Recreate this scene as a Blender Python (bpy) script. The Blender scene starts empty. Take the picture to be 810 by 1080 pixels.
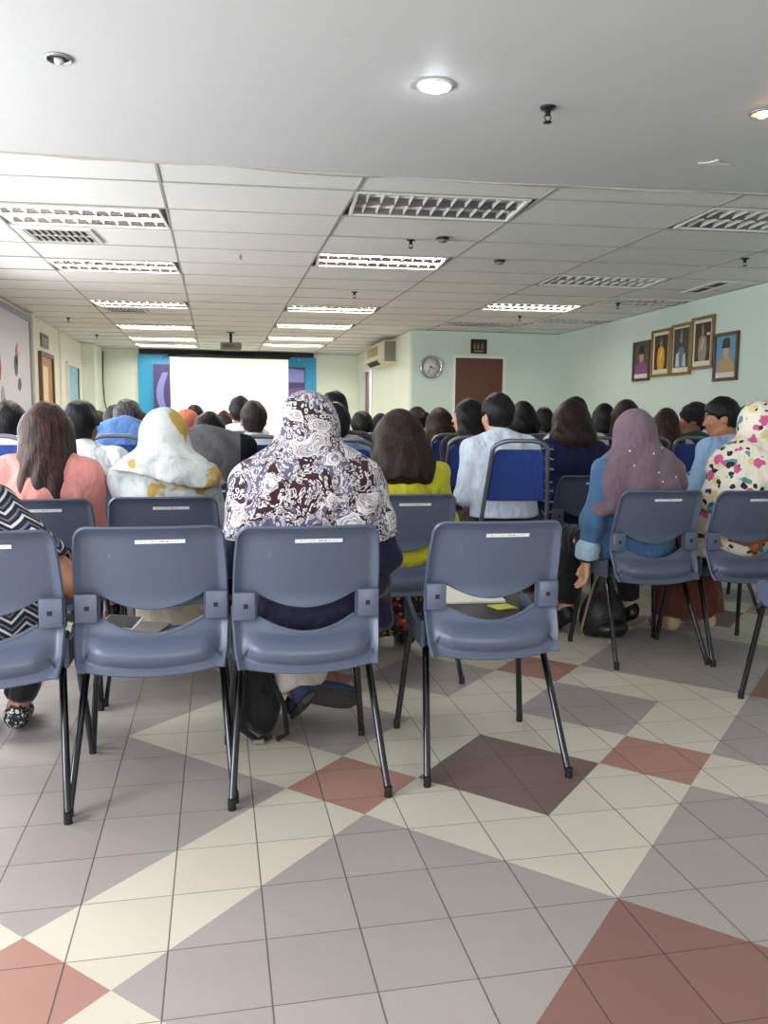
import bpy, bmesh, math, random
import numpy as np
from mathutils import Vector, Matrix
random.seed(7)
PI = math.pi
C = bpy.context.scene.collection
SC = bpy.context.scene

# ------------------------------------------------------------------ camera, world, lights, exposure
def setup_camera():
    F, yaw, pitch, roll = 857.5, 0.203123, 0.110409, 0.009743
    cy, sy = math.cos(yaw), math.sin(yaw)
    f = Vector((sy*math.cos(pitch), cy*math.cos(pitch), -math.sin(pitch)))
    r = Vector((cy, -sy, 0)); u = r.cross(f)
    c, s = math.cos(roll), math.sin(roll)
    r2, u2 = c*r+s*u, -s*r+c*u
    cd = bpy.data.cameras.new('camera'); cam = bpy.data.objects.new('camera', cd); C.objects.link(cam)
    cd.sensor_fit = 'VERTICAL'; cd.sensor_height = 36.0; cd.lens = 36.0*F/1080.0
    cd.clip_start = 0.05; cd.clip_end = 100
    m = Matrix((r2, u2, -f)).transposed().to_4x4(); m.translation = (0, 0, 1.15)
    cam.matrix_world = m
    SC.camera = cam
setup_camera()
SC.view_settings.view_transform = 'Standard'
SC.view_settings.look = 'None'
SC.view_settings.gamma = 1.0
SC.view_settings.use_curve_mapping = False
SC.view_settings.exposure = 0.9
SC.cycles.use_denoising = True
SC.cycles.max_bounces = 8
SC.cycles.diffuse_bounces = 5
SC.cycles.caustics_reflective = False
SC.cycles.caustics_refractive = False
SC.cycles.sample_clamp_indirect = 4.0
W = bpy.data.worlds.new('World'); SC.world = W; W.use_nodes = True
W.node_tree.nodes['Background'].inputs[0].default_value = (0.92, 0.96, 1.0, 1)
W.node_tree.nodes['Background'].inputs[1].default_value = 1.0
WINDOWS = [(-1.9, -0.1), (0.4, 2.2), (2.7, 4.5), (5.0, 6.8), (7.2, 8.8)]     # daylight windows of the left wall (y from, y to)
WPOWER = [38, 44, 46, 36, 24]
def area(name, loc, direction, sx, sy, power, col):
    ld = bpy.data.lights.new(name, 'AREA'); ld.shape = 'RECTANGLE'; ld.size = sx; ld.size_y = sy
    ld.energy = power; ld.color = col
    o = bpy.data.objects.new(name, ld); C.objects.link(o); o.location = loc
    o.rotation_euler = Vector(direction).to_track_quat('-Z', 'Z').to_euler()
    return o
for (a, b), p in zip(WINDOWS, WPOWER):
    area('window_daylight', (-2.50, (a+b)/2, 1.40), (1, 0.0, -0.38), b-a-0.1, 1.2, p, (0.96, 0.98, 1.0))
# fill light added at an opening put into the unseen rear wall
area('rear_fill_light', (0.9, -3.45, 1.3), (0, 1, -0.12), 3.4, 2.1, 42, (1.0, 0.985, 0.97))
TUBE_NEAR, TUBE_FAR = 50.0, 50.0

# ------------------------------------------------------------------ materials
def lin(c):
    if isinstance(c, str):
        c = c.lstrip('#'); c = [int(c[i:i+2], 16)/255 for i in (0, 2, 4)]
    return tuple((x/12.92 if x <= 0.04045 else ((x+0.055)/1.055)**2.4) for x in c)
class NB:
    """small node builder"""
    def __init__(s, name):
        s.m = bpy.data.materials.new(name); s.m.use_nodes = True
        s.t = s.m.node_tree; s.b = s.t.nodes['Principled BSDF']
        s._tc = None
    def n(s, typ, **kw):
        nd = s.t.nodes.new(typ)
        for k, v in kw.items(): setattr(nd, k, v)
        return nd
    def set(s, sock, v):
        if hasattr(v, 'is_output') or isinstance(v, bpy.types.NodeSocket): s.t.links.new(v, sock)
        elif isinstance(v, (tuple, list)) and len(v) == 3 and sock.type == 'RGBA': sock.default_value = (*v, 1)
        else: sock.default_value = v
    def math(s, op, a, b=0.0, c=None):
        nd = s.n('ShaderNodeMath', operation=op); s.set(nd.inputs[0], a); s.set(nd.inputs[1], b)
        if c is not None: s.set(nd.inputs[2], c)
        return nd.outputs[0]
    def obj(s):
        if s._tc is None: s._tc = s.n('ShaderNodeTexCoord')
        return s._tc.outputs['Object']
    def map(s, scale=(1, 1, 1), v=None):
        nd = s.n('ShaderNodeMapping'); s.set(nd.inputs[0], v if v is not None else s.obj()); nd.inputs[3].default_value = scale
        return nd.outputs[0]
    def noise(s, scale, detail=3, v=None, rough=0.5, out=0):
        nd = s.n('ShaderNodeTexNoise'); s.set(nd.inputs['Vector'], v if v is not None else s.obj())
        nd.inputs['Scale'].default_value = scale; nd.inputs['Detail'].default_value = detail; nd.inputs['Roughness'].default_value = rough
        return nd.outputs[out]
    def vor(s, scale, v=None, feature='F1', out='Distance', rnd=1.0):
        nd = s.n('ShaderNodeTexVoronoi', feature=feature); s.set(nd.inputs['Vector'], v if v is not None else s.obj())
        nd.inputs['Scale'].default_value = scale
        if 'Randomness' in nd.inputs: nd.inputs['Randomness'].default_value = rnd
        return nd.outputs[out]
    def mix(s, f, a, b):
        nd = s.n('ShaderNodeMix', data_type='RGBA'); s.set(nd.inputs[0], f); s.set(nd.inputs[6], a); s.set(nd.inputs[7], b)
        return nd.outputs[2]
    def step(s, x, lo, hi):
        nd = s.n('ShaderNodeMapRange'); s.set(nd.inputs[0], x); nd.inputs[1].default_value = lo; nd.inputs[2].default_value = hi
        return nd.outputs[0]
    def xyz(s, v=None):
        nd = s.n('ShaderNodeSeparateXYZ'); s.set(nd.inputs[0], v if v is not None else s.obj()); return nd.outputs
    def bump(s, h, strength=0.3, dist=0.01):
        nd = s.n('ShaderNodeBump'); nd.inputs['Strength'].default_value = strength; nd.inputs['Distance'].default_value = dist
        s.set(nd.inputs['Height'], h); s.set(s.b.inputs['Normal'], nd.outputs[0])
    def out(s, col, rough=0.6, metal=0.0, spec=0.5, sheen=0.0):
        s.set(s.b.inputs['Base Color'], col); s.set(s.b.inputs['Roughness'], rough); s.set(s.b.inputs['Metallic'], metal)
        s.set(s.b.inputs['Specular IOR Level'], spec)
        if sheen: s.b.inputs['Sheen Weight'].default_value = sheen
        return s.m
def plain(name, col, rough=0.6, metal=0.0, spec=0.5, var=0.06, scale=6.0, bump=0.0, bscale=40, sheen=0.0):
    k = NB(name); c = lin(col)
    col2 = k.mix(k.noise(scale, 4), tuple(x*(1-var) for x in c), tuple(min(1, x*(1+var)) for x in c))
    if bump: k.bump(k.noise(bscale, 3), bump)
    return k.out(col2, rough, metal, spec, sheen)
def fabric(name, col, rough=0.85, var=0.10, wr=0.35):
    k = NB(name); c = lin(col)
    n1 = k.noise(5, 3)
    weave = k.noise(260, 1)
    f = k.math('ADD', k.math('MULTIPLY', n1, 0.7), k.math('MULTIPLY', weave, 0.3))
    col2 = k.mix(f, tuple(x*(1-var) for x in c), tuple(min(1, x*(1+var)) for x in c))
    v = k.map((1, 1, 0.55))
    rid = k.math('ABSOLUTE', k.math('SUBTRACT', k.noise(7, 3, v), 0.5))
    h = k.math('ADD', k.math('ADD', k.math('MULTIPLY', rid, 1.6), k.math('MULTIPLY', k.noise(17, 2, v), 0.35)), k.math('MULTIPLY', weave, 0.02))
    k.bump(h, min(1.0, wr*2.4), 0.045)
    return k.out(col2, rough, 0, 0.25, 0.15)
def emis(name, col, strength, base=(0.8, 0.8, 0.8)):
    k = NB(name); k.set(k.b.inputs['Emission Color'], lin(col)); k.b.inputs['Emission Strength'].default_value = strength
    return k.out(base, 0.5)
def hairmat(name, dark, light, rough=0.5):
    k = NB(name)
    v = k.map((70, 70, 5))
    f = k.step(k.noise(1.0, 4, v), 0.35, 0.7)
    k.bump(k.noise(1.6, 3, v), 0.55, 0.008)
    return k.out(k.mix(f, lin(dark), lin(light)), rough, 0, 0.25)

M = {}
M['skin'] = plain('skin_tan', '#a9765a', 0.5, var=0.08, spec=0.4)
M['skin_l'] = plain('skin_light', '#c99a7e', 0.5, var=0.07, spec=0.4)
M['skin_d'] = plain('skin_brown', '#8a583f', 0.5, var=0.08, spec=0.4)
M['black_hair'] = hairmat('black_hair', '#070708', '#151318')
M['soft_black_hair'] = hairmat('soft_black_hair', '#0c0b0c', '#221e23')
M['brown_hair'] = hairmat('dark_brown_hair', '#120b0a', '#33201b')
M['red_hair'] = hairmat('reddish_brown_hair', '#150b0d', '#351d1f')
M['auburn_hair'] = hairmat('auburn_tipped_hair', '#150d0d', '#4a2e27')
M['grey_hair'] = hairmat('greying_hair', '#1a1b1d', '#58595b')
M['fade_hair'] = hairmat('cropped_hair', '#151112', '#332b29')
M['shoe_black'] = plain('black_shoe_leather', '#16161a', 0.4)
M['eye_white'] = plain('eye_white', '#b9b2ab', 0.35)
M['lip'] = plain('lip', '#94524a', 0.45)
M['black_plastic'] = plain('black_plastic', '#141416', 0.35)
M['chrome'] = plain('chrome', '#c9ccd0', 0.18, 1.0, var=0.02)
M['white_paint'] = plain('white_paint', '#e6e6e2', 0.5, var=0.03)
M['dark_metal'] = plain('dark_metal', '#34363a', 0.3, 0.8, var=0.05)

def two_tone_floor():
    k = NB('terrazzo_tiles')
    X, Y, Z = k.xyz()
    u = k.math('DIVIDE', k.math('ADD', X, 0.118), 0.2126); v = k.math('DIVIDE', k.math('SUBTRACT', Y, 1.714), 0.2126)
    p = k.math('ADD', u, v); q = k.math('SUBTRACT', v, u)
    P = k.math('FLOORED_MODULO', k.math('ADD', p, 1.0), 18.0); Q = k.math('FLOORED_MODULO', k.math('ADD', q, 11.0), 18.0)
    def rng(x, a, b): return k.math('MULTIPLY', k.math('GREATER_THAN', x, a), k.math('LESS_THAN', x, b))
    def OR(a, b): return k.math('MAXIMUM', a, b)
    def AND(a, b): return k.math('MULTIPLY', a, b)
    def NOT(a): return k.math('SUBTRACT', 1.0, a)
    gP, gQ = k.math('LESS_THAN', P, 6.0), k.math('LESS_THAN', Q, 6.0)
    m, n = k.math('SUBTRACT', P, 6.0), k.math('SUBTRACT', Q, 6.0)
    mMid, nMid = rng(m, 5, 7), rng(n, 5, 7)
    mEdge, nEdge = OR(rng(m, 0, 2), rng(m, 10, 12)), OR(rng(n, 0, 2), rng(n, 10, 12))
    inn = AND(NOT(gP), NOT(gQ))
    band = AND(inn, OR(OR(mMid, nMid), OR(mEdge, nEdge)))
    link = OR(AND(AND(gP, NOT(gQ)), nMid), AND(AND(gQ, NOT(gP)), mMid))
    cream = OR(band, link)
    pink = AND(inn, OR(AND(mMid, nEdge), AND(nMid, mEdge)))
    red = AND(AND(gP, gQ), k.math('GREATER_THAN', u, 2.0))
    same = k.math('LESS_THAN', k.math('ABSOLUTE', k.math('SUBTRACT', k.math('LESS_THAN', m, 6.0), k.math('LESS_THAN', n, 6.0))), 0.5)
    brown = AND(AND(AND(inn, NOT(band)), same), k.math('LESS_THAN', m, 6.0))
    # per tile tone
    cell = k.n('ShaderNodeCombineXYZ'); k.set(cell.inputs[0], k.math('FLOOR', u)); k.set(cell.inputs[1], k.math('FLOOR', v))
    wn = k.n('ShaderNodeTexWhiteNoise', noise_dimensions='3D'); k.set(wn.inputs[0], cell.outputs[0])
    tone = k.math('ADD', 0.95, k.math('MULTIPLY', wn.outputs[0], 0.09))
    speck = k.math('ADD', 0.86, k.math('MULTIPLY', k.noise(330, 2), 0.28))
    stain = k.math('ADD', 0.9, k.math('MULTIPLY', k.noise(2.2, 5), 0.2))
    col = k.mix(cream, lin('#a39b97'), lin('#cfc8b8'))
    col = k.mix(pink, col, lin('#ab8275'))
    col = k.mix(red, col, lin('#86655d'))
    col = k.mix(brown, col, lin('#7a645e'))
    f = k.math('MULTIPLY', k.math('MULTIPLY', tone, speck), stain)
    vm = k.n('ShaderNodeVectorMath', operation='SCALE'); k.set(vm.inputs[0], col); k.set(vm.inputs['Scale'], f)
    # grout
    def line(x, per, w):
        fr = k.math('FLOORED_MODULO', k.math('ADD', x, 0.5*per), per)
        return k.math('LESS_THAN', k.math('ABSOLUTE', k.math('SUBTRACT', fr, 0.5*per)), w)
    grout = OR(line(u, 1, 0.0085), line(v, 1, 0.006))
    col = k.mix(k.math('MULTIPLY', grout, 0.75), vm.outputs[0], lin('#3a3330'))
    k.bump(k.math('SUBTRACT', k.math('MULTIPLY', k.noise(300, 2), 0.15), grout), 0.25, 0.003)
    rough = k.math('ADD', 0.27, k.math('MULTIPLY', k.noise(60, 3), 0.22))
    return k.out(col, rough, 0, 0.5)
M['floor'] = two_tone_floor()
def wallmat(name, col, scale=1.2):
    k = NB(name); c = lin(col)
    n1 = k.noise(scale, 5); st = k.step(k.noise(7, 5, k.map((1, 1, 0.5))), 0.66, 0.8)
    col2 = k.mix(n1, tuple(x*0.95 for x in c), tuple(x*1.05 for x in c))
    col2 = k.mix(k.math('MULTIPLY', st, 0.16), col2, lin('#7d8577'))
    k.bump(k.noise(90, 3), 0.06)
    return k.out(col2, 0.6, 0, 0.3)
M['mint'] = wallmat('mint_wall_paint', '#c9dbd1')
M['mint_pale'] = wallmat('pale_mint_wall_paint', '#e6eee2')
M['cream_wall'] = wallmat('cream_wall_paint', '#eeeee2')
M['plaster'] = wallmat('plaster_ceiling_paint', '#cccecf', 0.6)
def tilemat():
    k = NB('ceiling_tile_board')
    n1 = k.noise(1.1, 4); dots = k.step(k.noise(160, 2), 0.62, 0.7)
    col = k.mix(n1, lin('#dcdddb'), lin('#e9eae7'))
    col = k.mix(k.math('MULTIPLY', dots, 0.18), col, lin('#8a8a84'))
    return k.out(col, 0.9, 0, 0.2)
M['tile'] = tilemat()
M['tbar'] = plain('ceiling_grid_bar', '#9c9c95', 0.8, var=0.1)
M['trim_edge'] = plain('ceiling_edge_strip', '#b9b5ac', 0.7, var=0.25, scale=9)

def zig_mat(name, base, stripe, stripe2, freq, zfreq, amp):
    k = NB(name); X, Y, Z = k.xyz()
    tri = k.math('PINGPONG', k.math('ADD', k.math('MULTIPLY', X, zfreq), k.math('MULTIPLY', Y, zfreq)), 1.0)
    w = k.math('FRACT', k.math('ADD', k.math('MULTIPLY', Z, freq), k.math('MULTIPLY', tri, amp)))
    a = k.math('LESS_THAN', w, 0.22); b = k.math('MULTIPLY', k.math('GREATER_THAN', w, 0.48), k.math('LESS_THAN', w, 0.66))
    col = k.mix(a, lin(base), lin(stripe)); col = k.mix(b, col, lin(stripe2))
    k.bump(k.noise(9, 2), 0.2, 0.02)
    return k.out(col, 0.85, 0, 0.2)
M['chevron'] = zig_mat('chevron_knit', '#24283a', '#c9c6c1', '#6d6c73', 26, 17, 0.9)
def sleeve_lace():
    k = NB('navy_zigzag_sleeve_cloth'); X, Y, Z = k.xyz()
    side = k.math('LESS_THAN', X, -0.165)
    tri = k.math('PINGPONG', k.math('MULTIPLY', k.math('ADD', X, Y), 26.0), 1.0)
    w = k.math('FRACT', k.math('ADD', k.math('MULTIPLY', Z, 15.0), k.math('MULTIPLY', tri, 0.35)))
    a = k.math('MULTIPLY', k.math('LESS_THAN', w, 0.12), side)
    dots = k.math('MULTIPLY', k.math('LESS_THAN', k.vor(60), 0.22), side)
    col = k.mix(a, lin('#1d2345'), lin('#b9b3c2')); col = k.mix(k.math('MULTIPLY', dots, 0.5), col, lin('#8f8aa6'))
    k.bump(k.noise(9, 2), 0.3, 0.03)
    return k.out(col, 0.85, 0, 0.2)
M['navy_lace'] = sleeve_lace()
def paisley():
    k = NB('paisley_scarf_cloth')
    warp = k.n('ShaderNodeVectorMath', operation='MULTIPLY_ADD')
    k.set(warp.inputs[0], k.noise(9, 2, out=1)); warp.inputs[1].default_value = (0.14, 0.14, 0.14); k.set(warp.inputs[2], k.map((1.0, 0.7, 1.0)))
    v = warp.outputs[0]
    d = k.vor(14, v); cellc = k.vor(14, v, out='Color'); d2 = k.vor(78, v)
    cr = k.n('ShaderNodeSeparateColor'); k.set(cr.inputs[0], cellc)
    rings = k.math('SINE', k.math('MULTIPLY', d, 58.0))
    base = k.mix(k.step(k.noise(16, 2, v), 0.49, 0.53), lin('#64607a'), lin('#37242b'))
    lace = k.math('MULTIPLY', k.math('GREATER_THAN', d2, 0.30), k.math('LESS_THAN', d2, 0.52))
    col = k.mix(lace, base, lin('#cfc9cc'))
    inm = k.math('LESS_THAN', d, 0.42)
    fine = k.math('GREATER_THAN', k.math('SINE', k.math('MULTIPLY', k.vor(130, v), 9.0)), 0.1)
    motif = k.mix(k.step(rings, -0.1, 0.3), k.mix(fine, lin('#7d7c8e'), lin('#bdb8bf')), lin('#d6d0d0'))
    use = k.math('MULTIPLY', inm, k.math('GREATER_THAN', cr.outputs[0], 0.25))
    col = k.mix(use, col, motif)
    edge = k.math('MULTIPLY', k.math('GREATER_THAN', d, 0.40), k.math('LESS_THAN', d, 0.47))
    col = k.mix(k.math('MULTIPLY', edge, k.math('GREATER_THAN', cr.outputs[0], 0.25)), col, lin('#ded8d6'))
    blot = k.math('MULTIPLY', k.math('LESS_THAN', d, 0.30), k.math('LESS_THAN', cr.outputs[0], 0.14))
    col = k.mix(blot, col, lin('#3b1f24'))
    k.bump(k.math('ABSOLUTE', k.math('SUBTRACT', k.noise(7, 3, k.map((1, 1, 0.5))), 0.5)), 0.9, 0.06)
    return k.out(col, 0.8, 0, 0.2, 0.1)
M['paisley'] = paisley()
def mustard():
    k = NB('white_scarf_with_mustard_leaves')
    mp = k.n('ShaderNodeMapping'); k.set(mp.inputs[0], k.obj()); mp.inputs[1].default_value = (0.31, 0.0, 0.17); n = k.noise(6.5, 3, mp.outputs[0]); blot = k.step(n, 0.545, 0.57)
    gr = k.math('MULTIPLY', k.step(k.noise(9, 3, k.map((1.3, 1, 1))), 0.50, 0.62), k.math('ADD', 0.35, k.math('MULTIPLY', k.step(k.noise(38, 3), 0.42, 0.58), 0.65)))
    ln = k.math('LESS_THAN', k.math('ABSOLUTE', k.math('SUBTRACT', k.noise(13, 3), 0.5)), 0.012)
    col = k.mix(k.math('MULTIPLY', gr, 0.75), lin('#d3d9d8'), lin('#959ea3'))
    col = k.mix(k.math('MULTIPLY', ln, 0.15), col, lin('#8f8d90'))
    col = k.mix(blot, col, lin('#bf9d52'))
    k.bump(k.math('ABSOLUTE', k.math('SUBTRACT', k.noise(7, 3, k.map((1, 1, 0.5))), 0.5)), 0.5, 0.06)
    return k.out(col, 0.6, 0, 0.3)
M['mustard'] = mustard()
def vestmat():
    k = NB('charcoal_vest_with_black_sleeves'); X, Y, Z = k.xyz()
    s = k.step(k.math('ABSOLUTE', X), 0.185, 0.19)
    k.bump(k.math('ABSOLUTE', k.math('SUBTRACT', k.noise(7, 3), 0.5)), 0.6, 0.04)
    return k.out(k.mix(s, lin('#5c5b5f'), lin('#131318')), 0.85, 0, 0.2)
M['vest_two_tone'] = vestmat()
def floral(name='cream_floral_scarf_cloth', base='#e4dece', cols=('#d6cd8f', '#5a9099', '#c8588a', '#2c2d33'), sc=(12, 14, 13, 23)):
    k = NB(name); col = lin(base)
    warp = k.n('ShaderNodeVectorMath', operation='MULTIPLY_ADD')
    k.set(warp.inputs[0], k.noise(20, 2, out=1)); warp.inputs[1].default_value = (0.05,)*3
    for i, (c, s_) in enumerate(zip(cols, sc)):
        w2 = k.n('ShaderNodeVectorMath', operation='MULTIPLY_ADD'); k.set(w2.inputs[0], k.noise(20, 2, out=1)); w2.inputs[1].default_value = (0.05,)*3
        mp = k.n('ShaderNodeMapping'); k.set(mp.inputs[0], k.obj()); mp.inputs[1].default_value = (i*0.37, i*0.21, i*0.53)
        k.set(w2.inputs[2], mp.outputs[0])
        d = k.vor(s_, w2.outputs[0]); cc = k.n('ShaderNodeSeparateColor'); k.set(cc.inputs[0], k.vor(s_, w2.outputs[0], out='Color'))
        a = k.math('MULTIPLY', k.math('LESS_THAN', d, 0.34), k.math('GREATER_THAN', cc.outputs[0], 0.42))
        col = k.mix(a, col, lin(c))
    k.bump(k.math('ABSOLUTE', k.math('SUBTRACT', k.noise(7, 3, k.map((1, 1, 0.5))), 0.5)), 0.8, 0.06)
    return k.out(col, 0.75, 0, 0.25)
M['floral'] = floral()
M['dark_floral'] = floral('dark_floral_skirt_cloth', '#1d1a1c', ('#a33a36', '#5e7a3a', '#c98a54', '#7a2a3c'), (22, 24, 30, 20))
M['shoe_floral'] = floral('navy_floral_shoe_cloth', '#23262f', ('#d9d4c8', '#8b9aa0', '#c9c2a9', '#3a4150'), (60, 70, 80, 60))
for nm, c in dict(pink='#d98f88', white='#dfe7ec', paleblue='#cfdcec', skyblue='#93b2d8', denimblue='#4f78b4', denim='#46688f', denim_pale='#9db6cb',
                  navy='#1e2540', dark_navy='#22233a', yellow='#b9b62a', grey_vest='#595a60', black='#17171b', charcoal='#2b2b32', slate='#5b7d9c', mauve='#705e69',
                  salmon='#c9715a', green='#1f5a41', lilac='#d9c9d6', grey='#8d8f94', pale_grey='#b3aca6', greyblue='#6b7688', khaki='#7a6f5c', brown='#6a3d2b', terracotta='#a85a3c',
                  cream='#ddd7c6', brown_skirt='#5a3024', darkgreen='#1f4434', beige='#b59f86').items():
    M[nm] = fabric(nm+'_cloth', c)
M['shoe_navy'] = plain('navy_shoe_suede', '#27304d', 0.8)
M['silk'] = fabric('ivory_silk_cloth', '#e9ece6', 0.6)

# ------------------------------------------------------------------ mesh helpers
def link_mesh(name, me, mat=None, parent=None, smooth=False):
    o = bpy.data.objects.new(name, me); C.objects.link(o)
    if mat is not None:
        for mm in (mat if isinstance(mat, (list, tuple)) else [mat]): me.materials.append(mm)
    if parent is not None: o.parent = parent
    if smooth: me.polygons.foreach_set('use_smooth', [True]*len(me.polygons))
    return o
def bm_obj(name, bm, mat, parent=None, smooth=False, autosmooth=None):
    bmesh.ops.recalc_face_normals(bm, faces=bm.faces[:])
    me = bpy.data.meshes.new(name); bm.to_mesh(me); bm.free()
    o = link_mesh(name, me, mat, parent, smooth)
    if autosmooth is not None:
        me.polygons.foreach_set('use_smooth', [True]*len(me.polygons)); me.set_sharp_from_angle(angle=math.radians(autosmooth))
    return o
def B(): return bmesh.new()
def box(bm, lo, hi, bevel=0.0, seg=2, mat=0):
    r = bmesh.ops.create_cube(bm, size=1.0); vs = r['verts']
    for v in vs: v.co = Vector([(lo[i]+hi[i])/2 + v.co[i]*(hi[i]-lo[i]) for i in range(3)])
    fs = list({f for v in vs for f in v.link_faces})
    for f in fs: f.material_index = mat
    if bevel > 0:
        es = list({e for v in vs for e in v.link_edges})
        bmesh.ops.bevel(bm, geom=es, offset=bevel, segments=seg, affect='EDGES', profile=0.5)
    return bm
def tube(bm, pts, r, seg=10, cap=True, mat=0):
    pts = [Vector(p) for p in pts]; n = len(pts); rs = r if isinstance(r, (list, tuple)) else [r]*n
    rings = []; ref = None
    for i, p in enumerate(pts):
        t = (pts[min(i+1, n-1)]-pts[max(i-1, 0)]).normalized()
        if ref is None:
            ref = t.orthogonal().normalized()
        ref = (ref - t*ref.dot(t)).normalized(); b = t.cross(ref)
        rings.append([bm.verts.new(p+(ref*math.cos(a)+b*math.sin(a))*rs[i]) for a in [2*PI*k/seg for k in range(seg)]])
    for i in range(n-1):
        for k in range(seg):
            f = bm.faces.new((rings[i][k], rings[i][(k+1) % seg], rings[i+1][(k+1) % seg], rings[i+1][k])); f.material_index = mat; f.smooth = True
    if cap:
        for rg in (rings[0][::-1], rings[-1]):
            f = bm.faces.new(rg); f.material_index = mat
    return bm
def lathe(bm, prof, seg=24, axis='Z', origin=(0, 0, 0), mat=0):
    """prof: list of (radius, height)"""
    o = Vector(origin); rings = []
    for r, h in prof:
        ring = []
        for k in range(seg):
            a = 2*PI*k/seg; x, y = r*math.cos(a), r*math.sin(a)
            v = {'Z': (x, y, h), 'Y': (x, h, y), 'X': (h, x, y)}[axis]
            ring.append(bm.verts.new(o+Vector(v)))
        rings.append(ring)
    for i in range(len(rings)-1):
        for k in range(seg):
            f = bm.faces.new((rings[i][k], rings[i][(k+1) % seg], rings[i+1][(k+1) % seg], rings[i+1][k])); f.material_index = mat; f.smooth = True
    for rg, pr in ((rings[0][::-1], prof[0]), (rings[-1], prof[-1])):
        if pr[0] > 1e-6: bm.faces.new(rg).material_index = mat
    return bm
def poly(bm, pts, mat=0):
    f = bm.faces.new([bm.verts.new(p) for p in pts]); f.material_index = mat; return f
def prism(bm, pts2, d0, d1, plane='XZ', mat=0):
    """extrude an outline given in a plane between two depths"""
    def P(a, b, d): return {'XZ': (a, d, b), 'YZ': (d, a, b), 'XY': (a, b, d)}[plane]
    A = [bm.verts.new(P(a, b, d0)) for a, b in pts2]; Bv = [bm.verts.new(P(a, b, d1)) for a, b in pts2]
    n = len(A); bm.faces.new(A).material_index = mat; bm.faces.new(Bv[::-1]).material_index = mat
    for i in range(n): bm.faces.new((A[i], A[(i+1) % n], Bv[(i+1) % n], Bv[i])).material_index = mat
    return bm
def ellipse2(cx, cy, rx, ry, n=16): return [(cx+rx*math.cos(2*PI*k/n), cy+ry*math.sin(2*PI*k/n)) for k in range(n)]
def tag(o, label, cat, group=None):
    o['label'] = label; o['category'] = cat
    if group: o['group'] = group
    return o
def empty(name, loc=(0, 0, 0), rotz=0.0):
    o = bpy.data.objects.new(name, None); C.objects.link(o); o.location = loc; o.rotation_euler = (0, 0, rotz); o.empty_display_size = 0.1
    return o
def struct(name, bm, mat, autosmooth=None):
    o = bm_obj(name, bm, mat, autosmooth=autosmooth); o['kind'] = 'structure'; return o
def copy_tree(o, parent=None):
    c = o.copy(); C.objects.link(c)
    if parent is not None: c.parent = parent
    for ch in list(o.children): copy_tree(ch, c)
    return c
def text_mesh(bm, s, size, xf, mat=0):
    """letters as flat mesh, xf maps (x,y) -> point"""
    cu = bpy.data.curves.new('lettering', 'FONT'); cu.body = s; cu.size = size; cu.align_x = 'CENTER'; cu.align_y = 'CENTER'; cu.resolution_u = 3
    ob = bpy.data.objects.new('lettering', cu); C.objects.link(ob)
    dg = bpy.context.evaluated_depsgraph_get(); me = bpy.data.meshes.new_from_object(ob.evaluated_get(dg))
    vs = [bm.verts.new(xf(v.co.x, v.co.y)) for v in me.vertices]
    for p in me.polygons:
        try: bm.faces.new([vs[i] for i in p.vertices]).material_index = mat
        except ValueError: pass
    bpy.data.objects.remove(ob); bpy.data.curves.remove(cu); bpy.data.meshes.remove(me)

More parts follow.
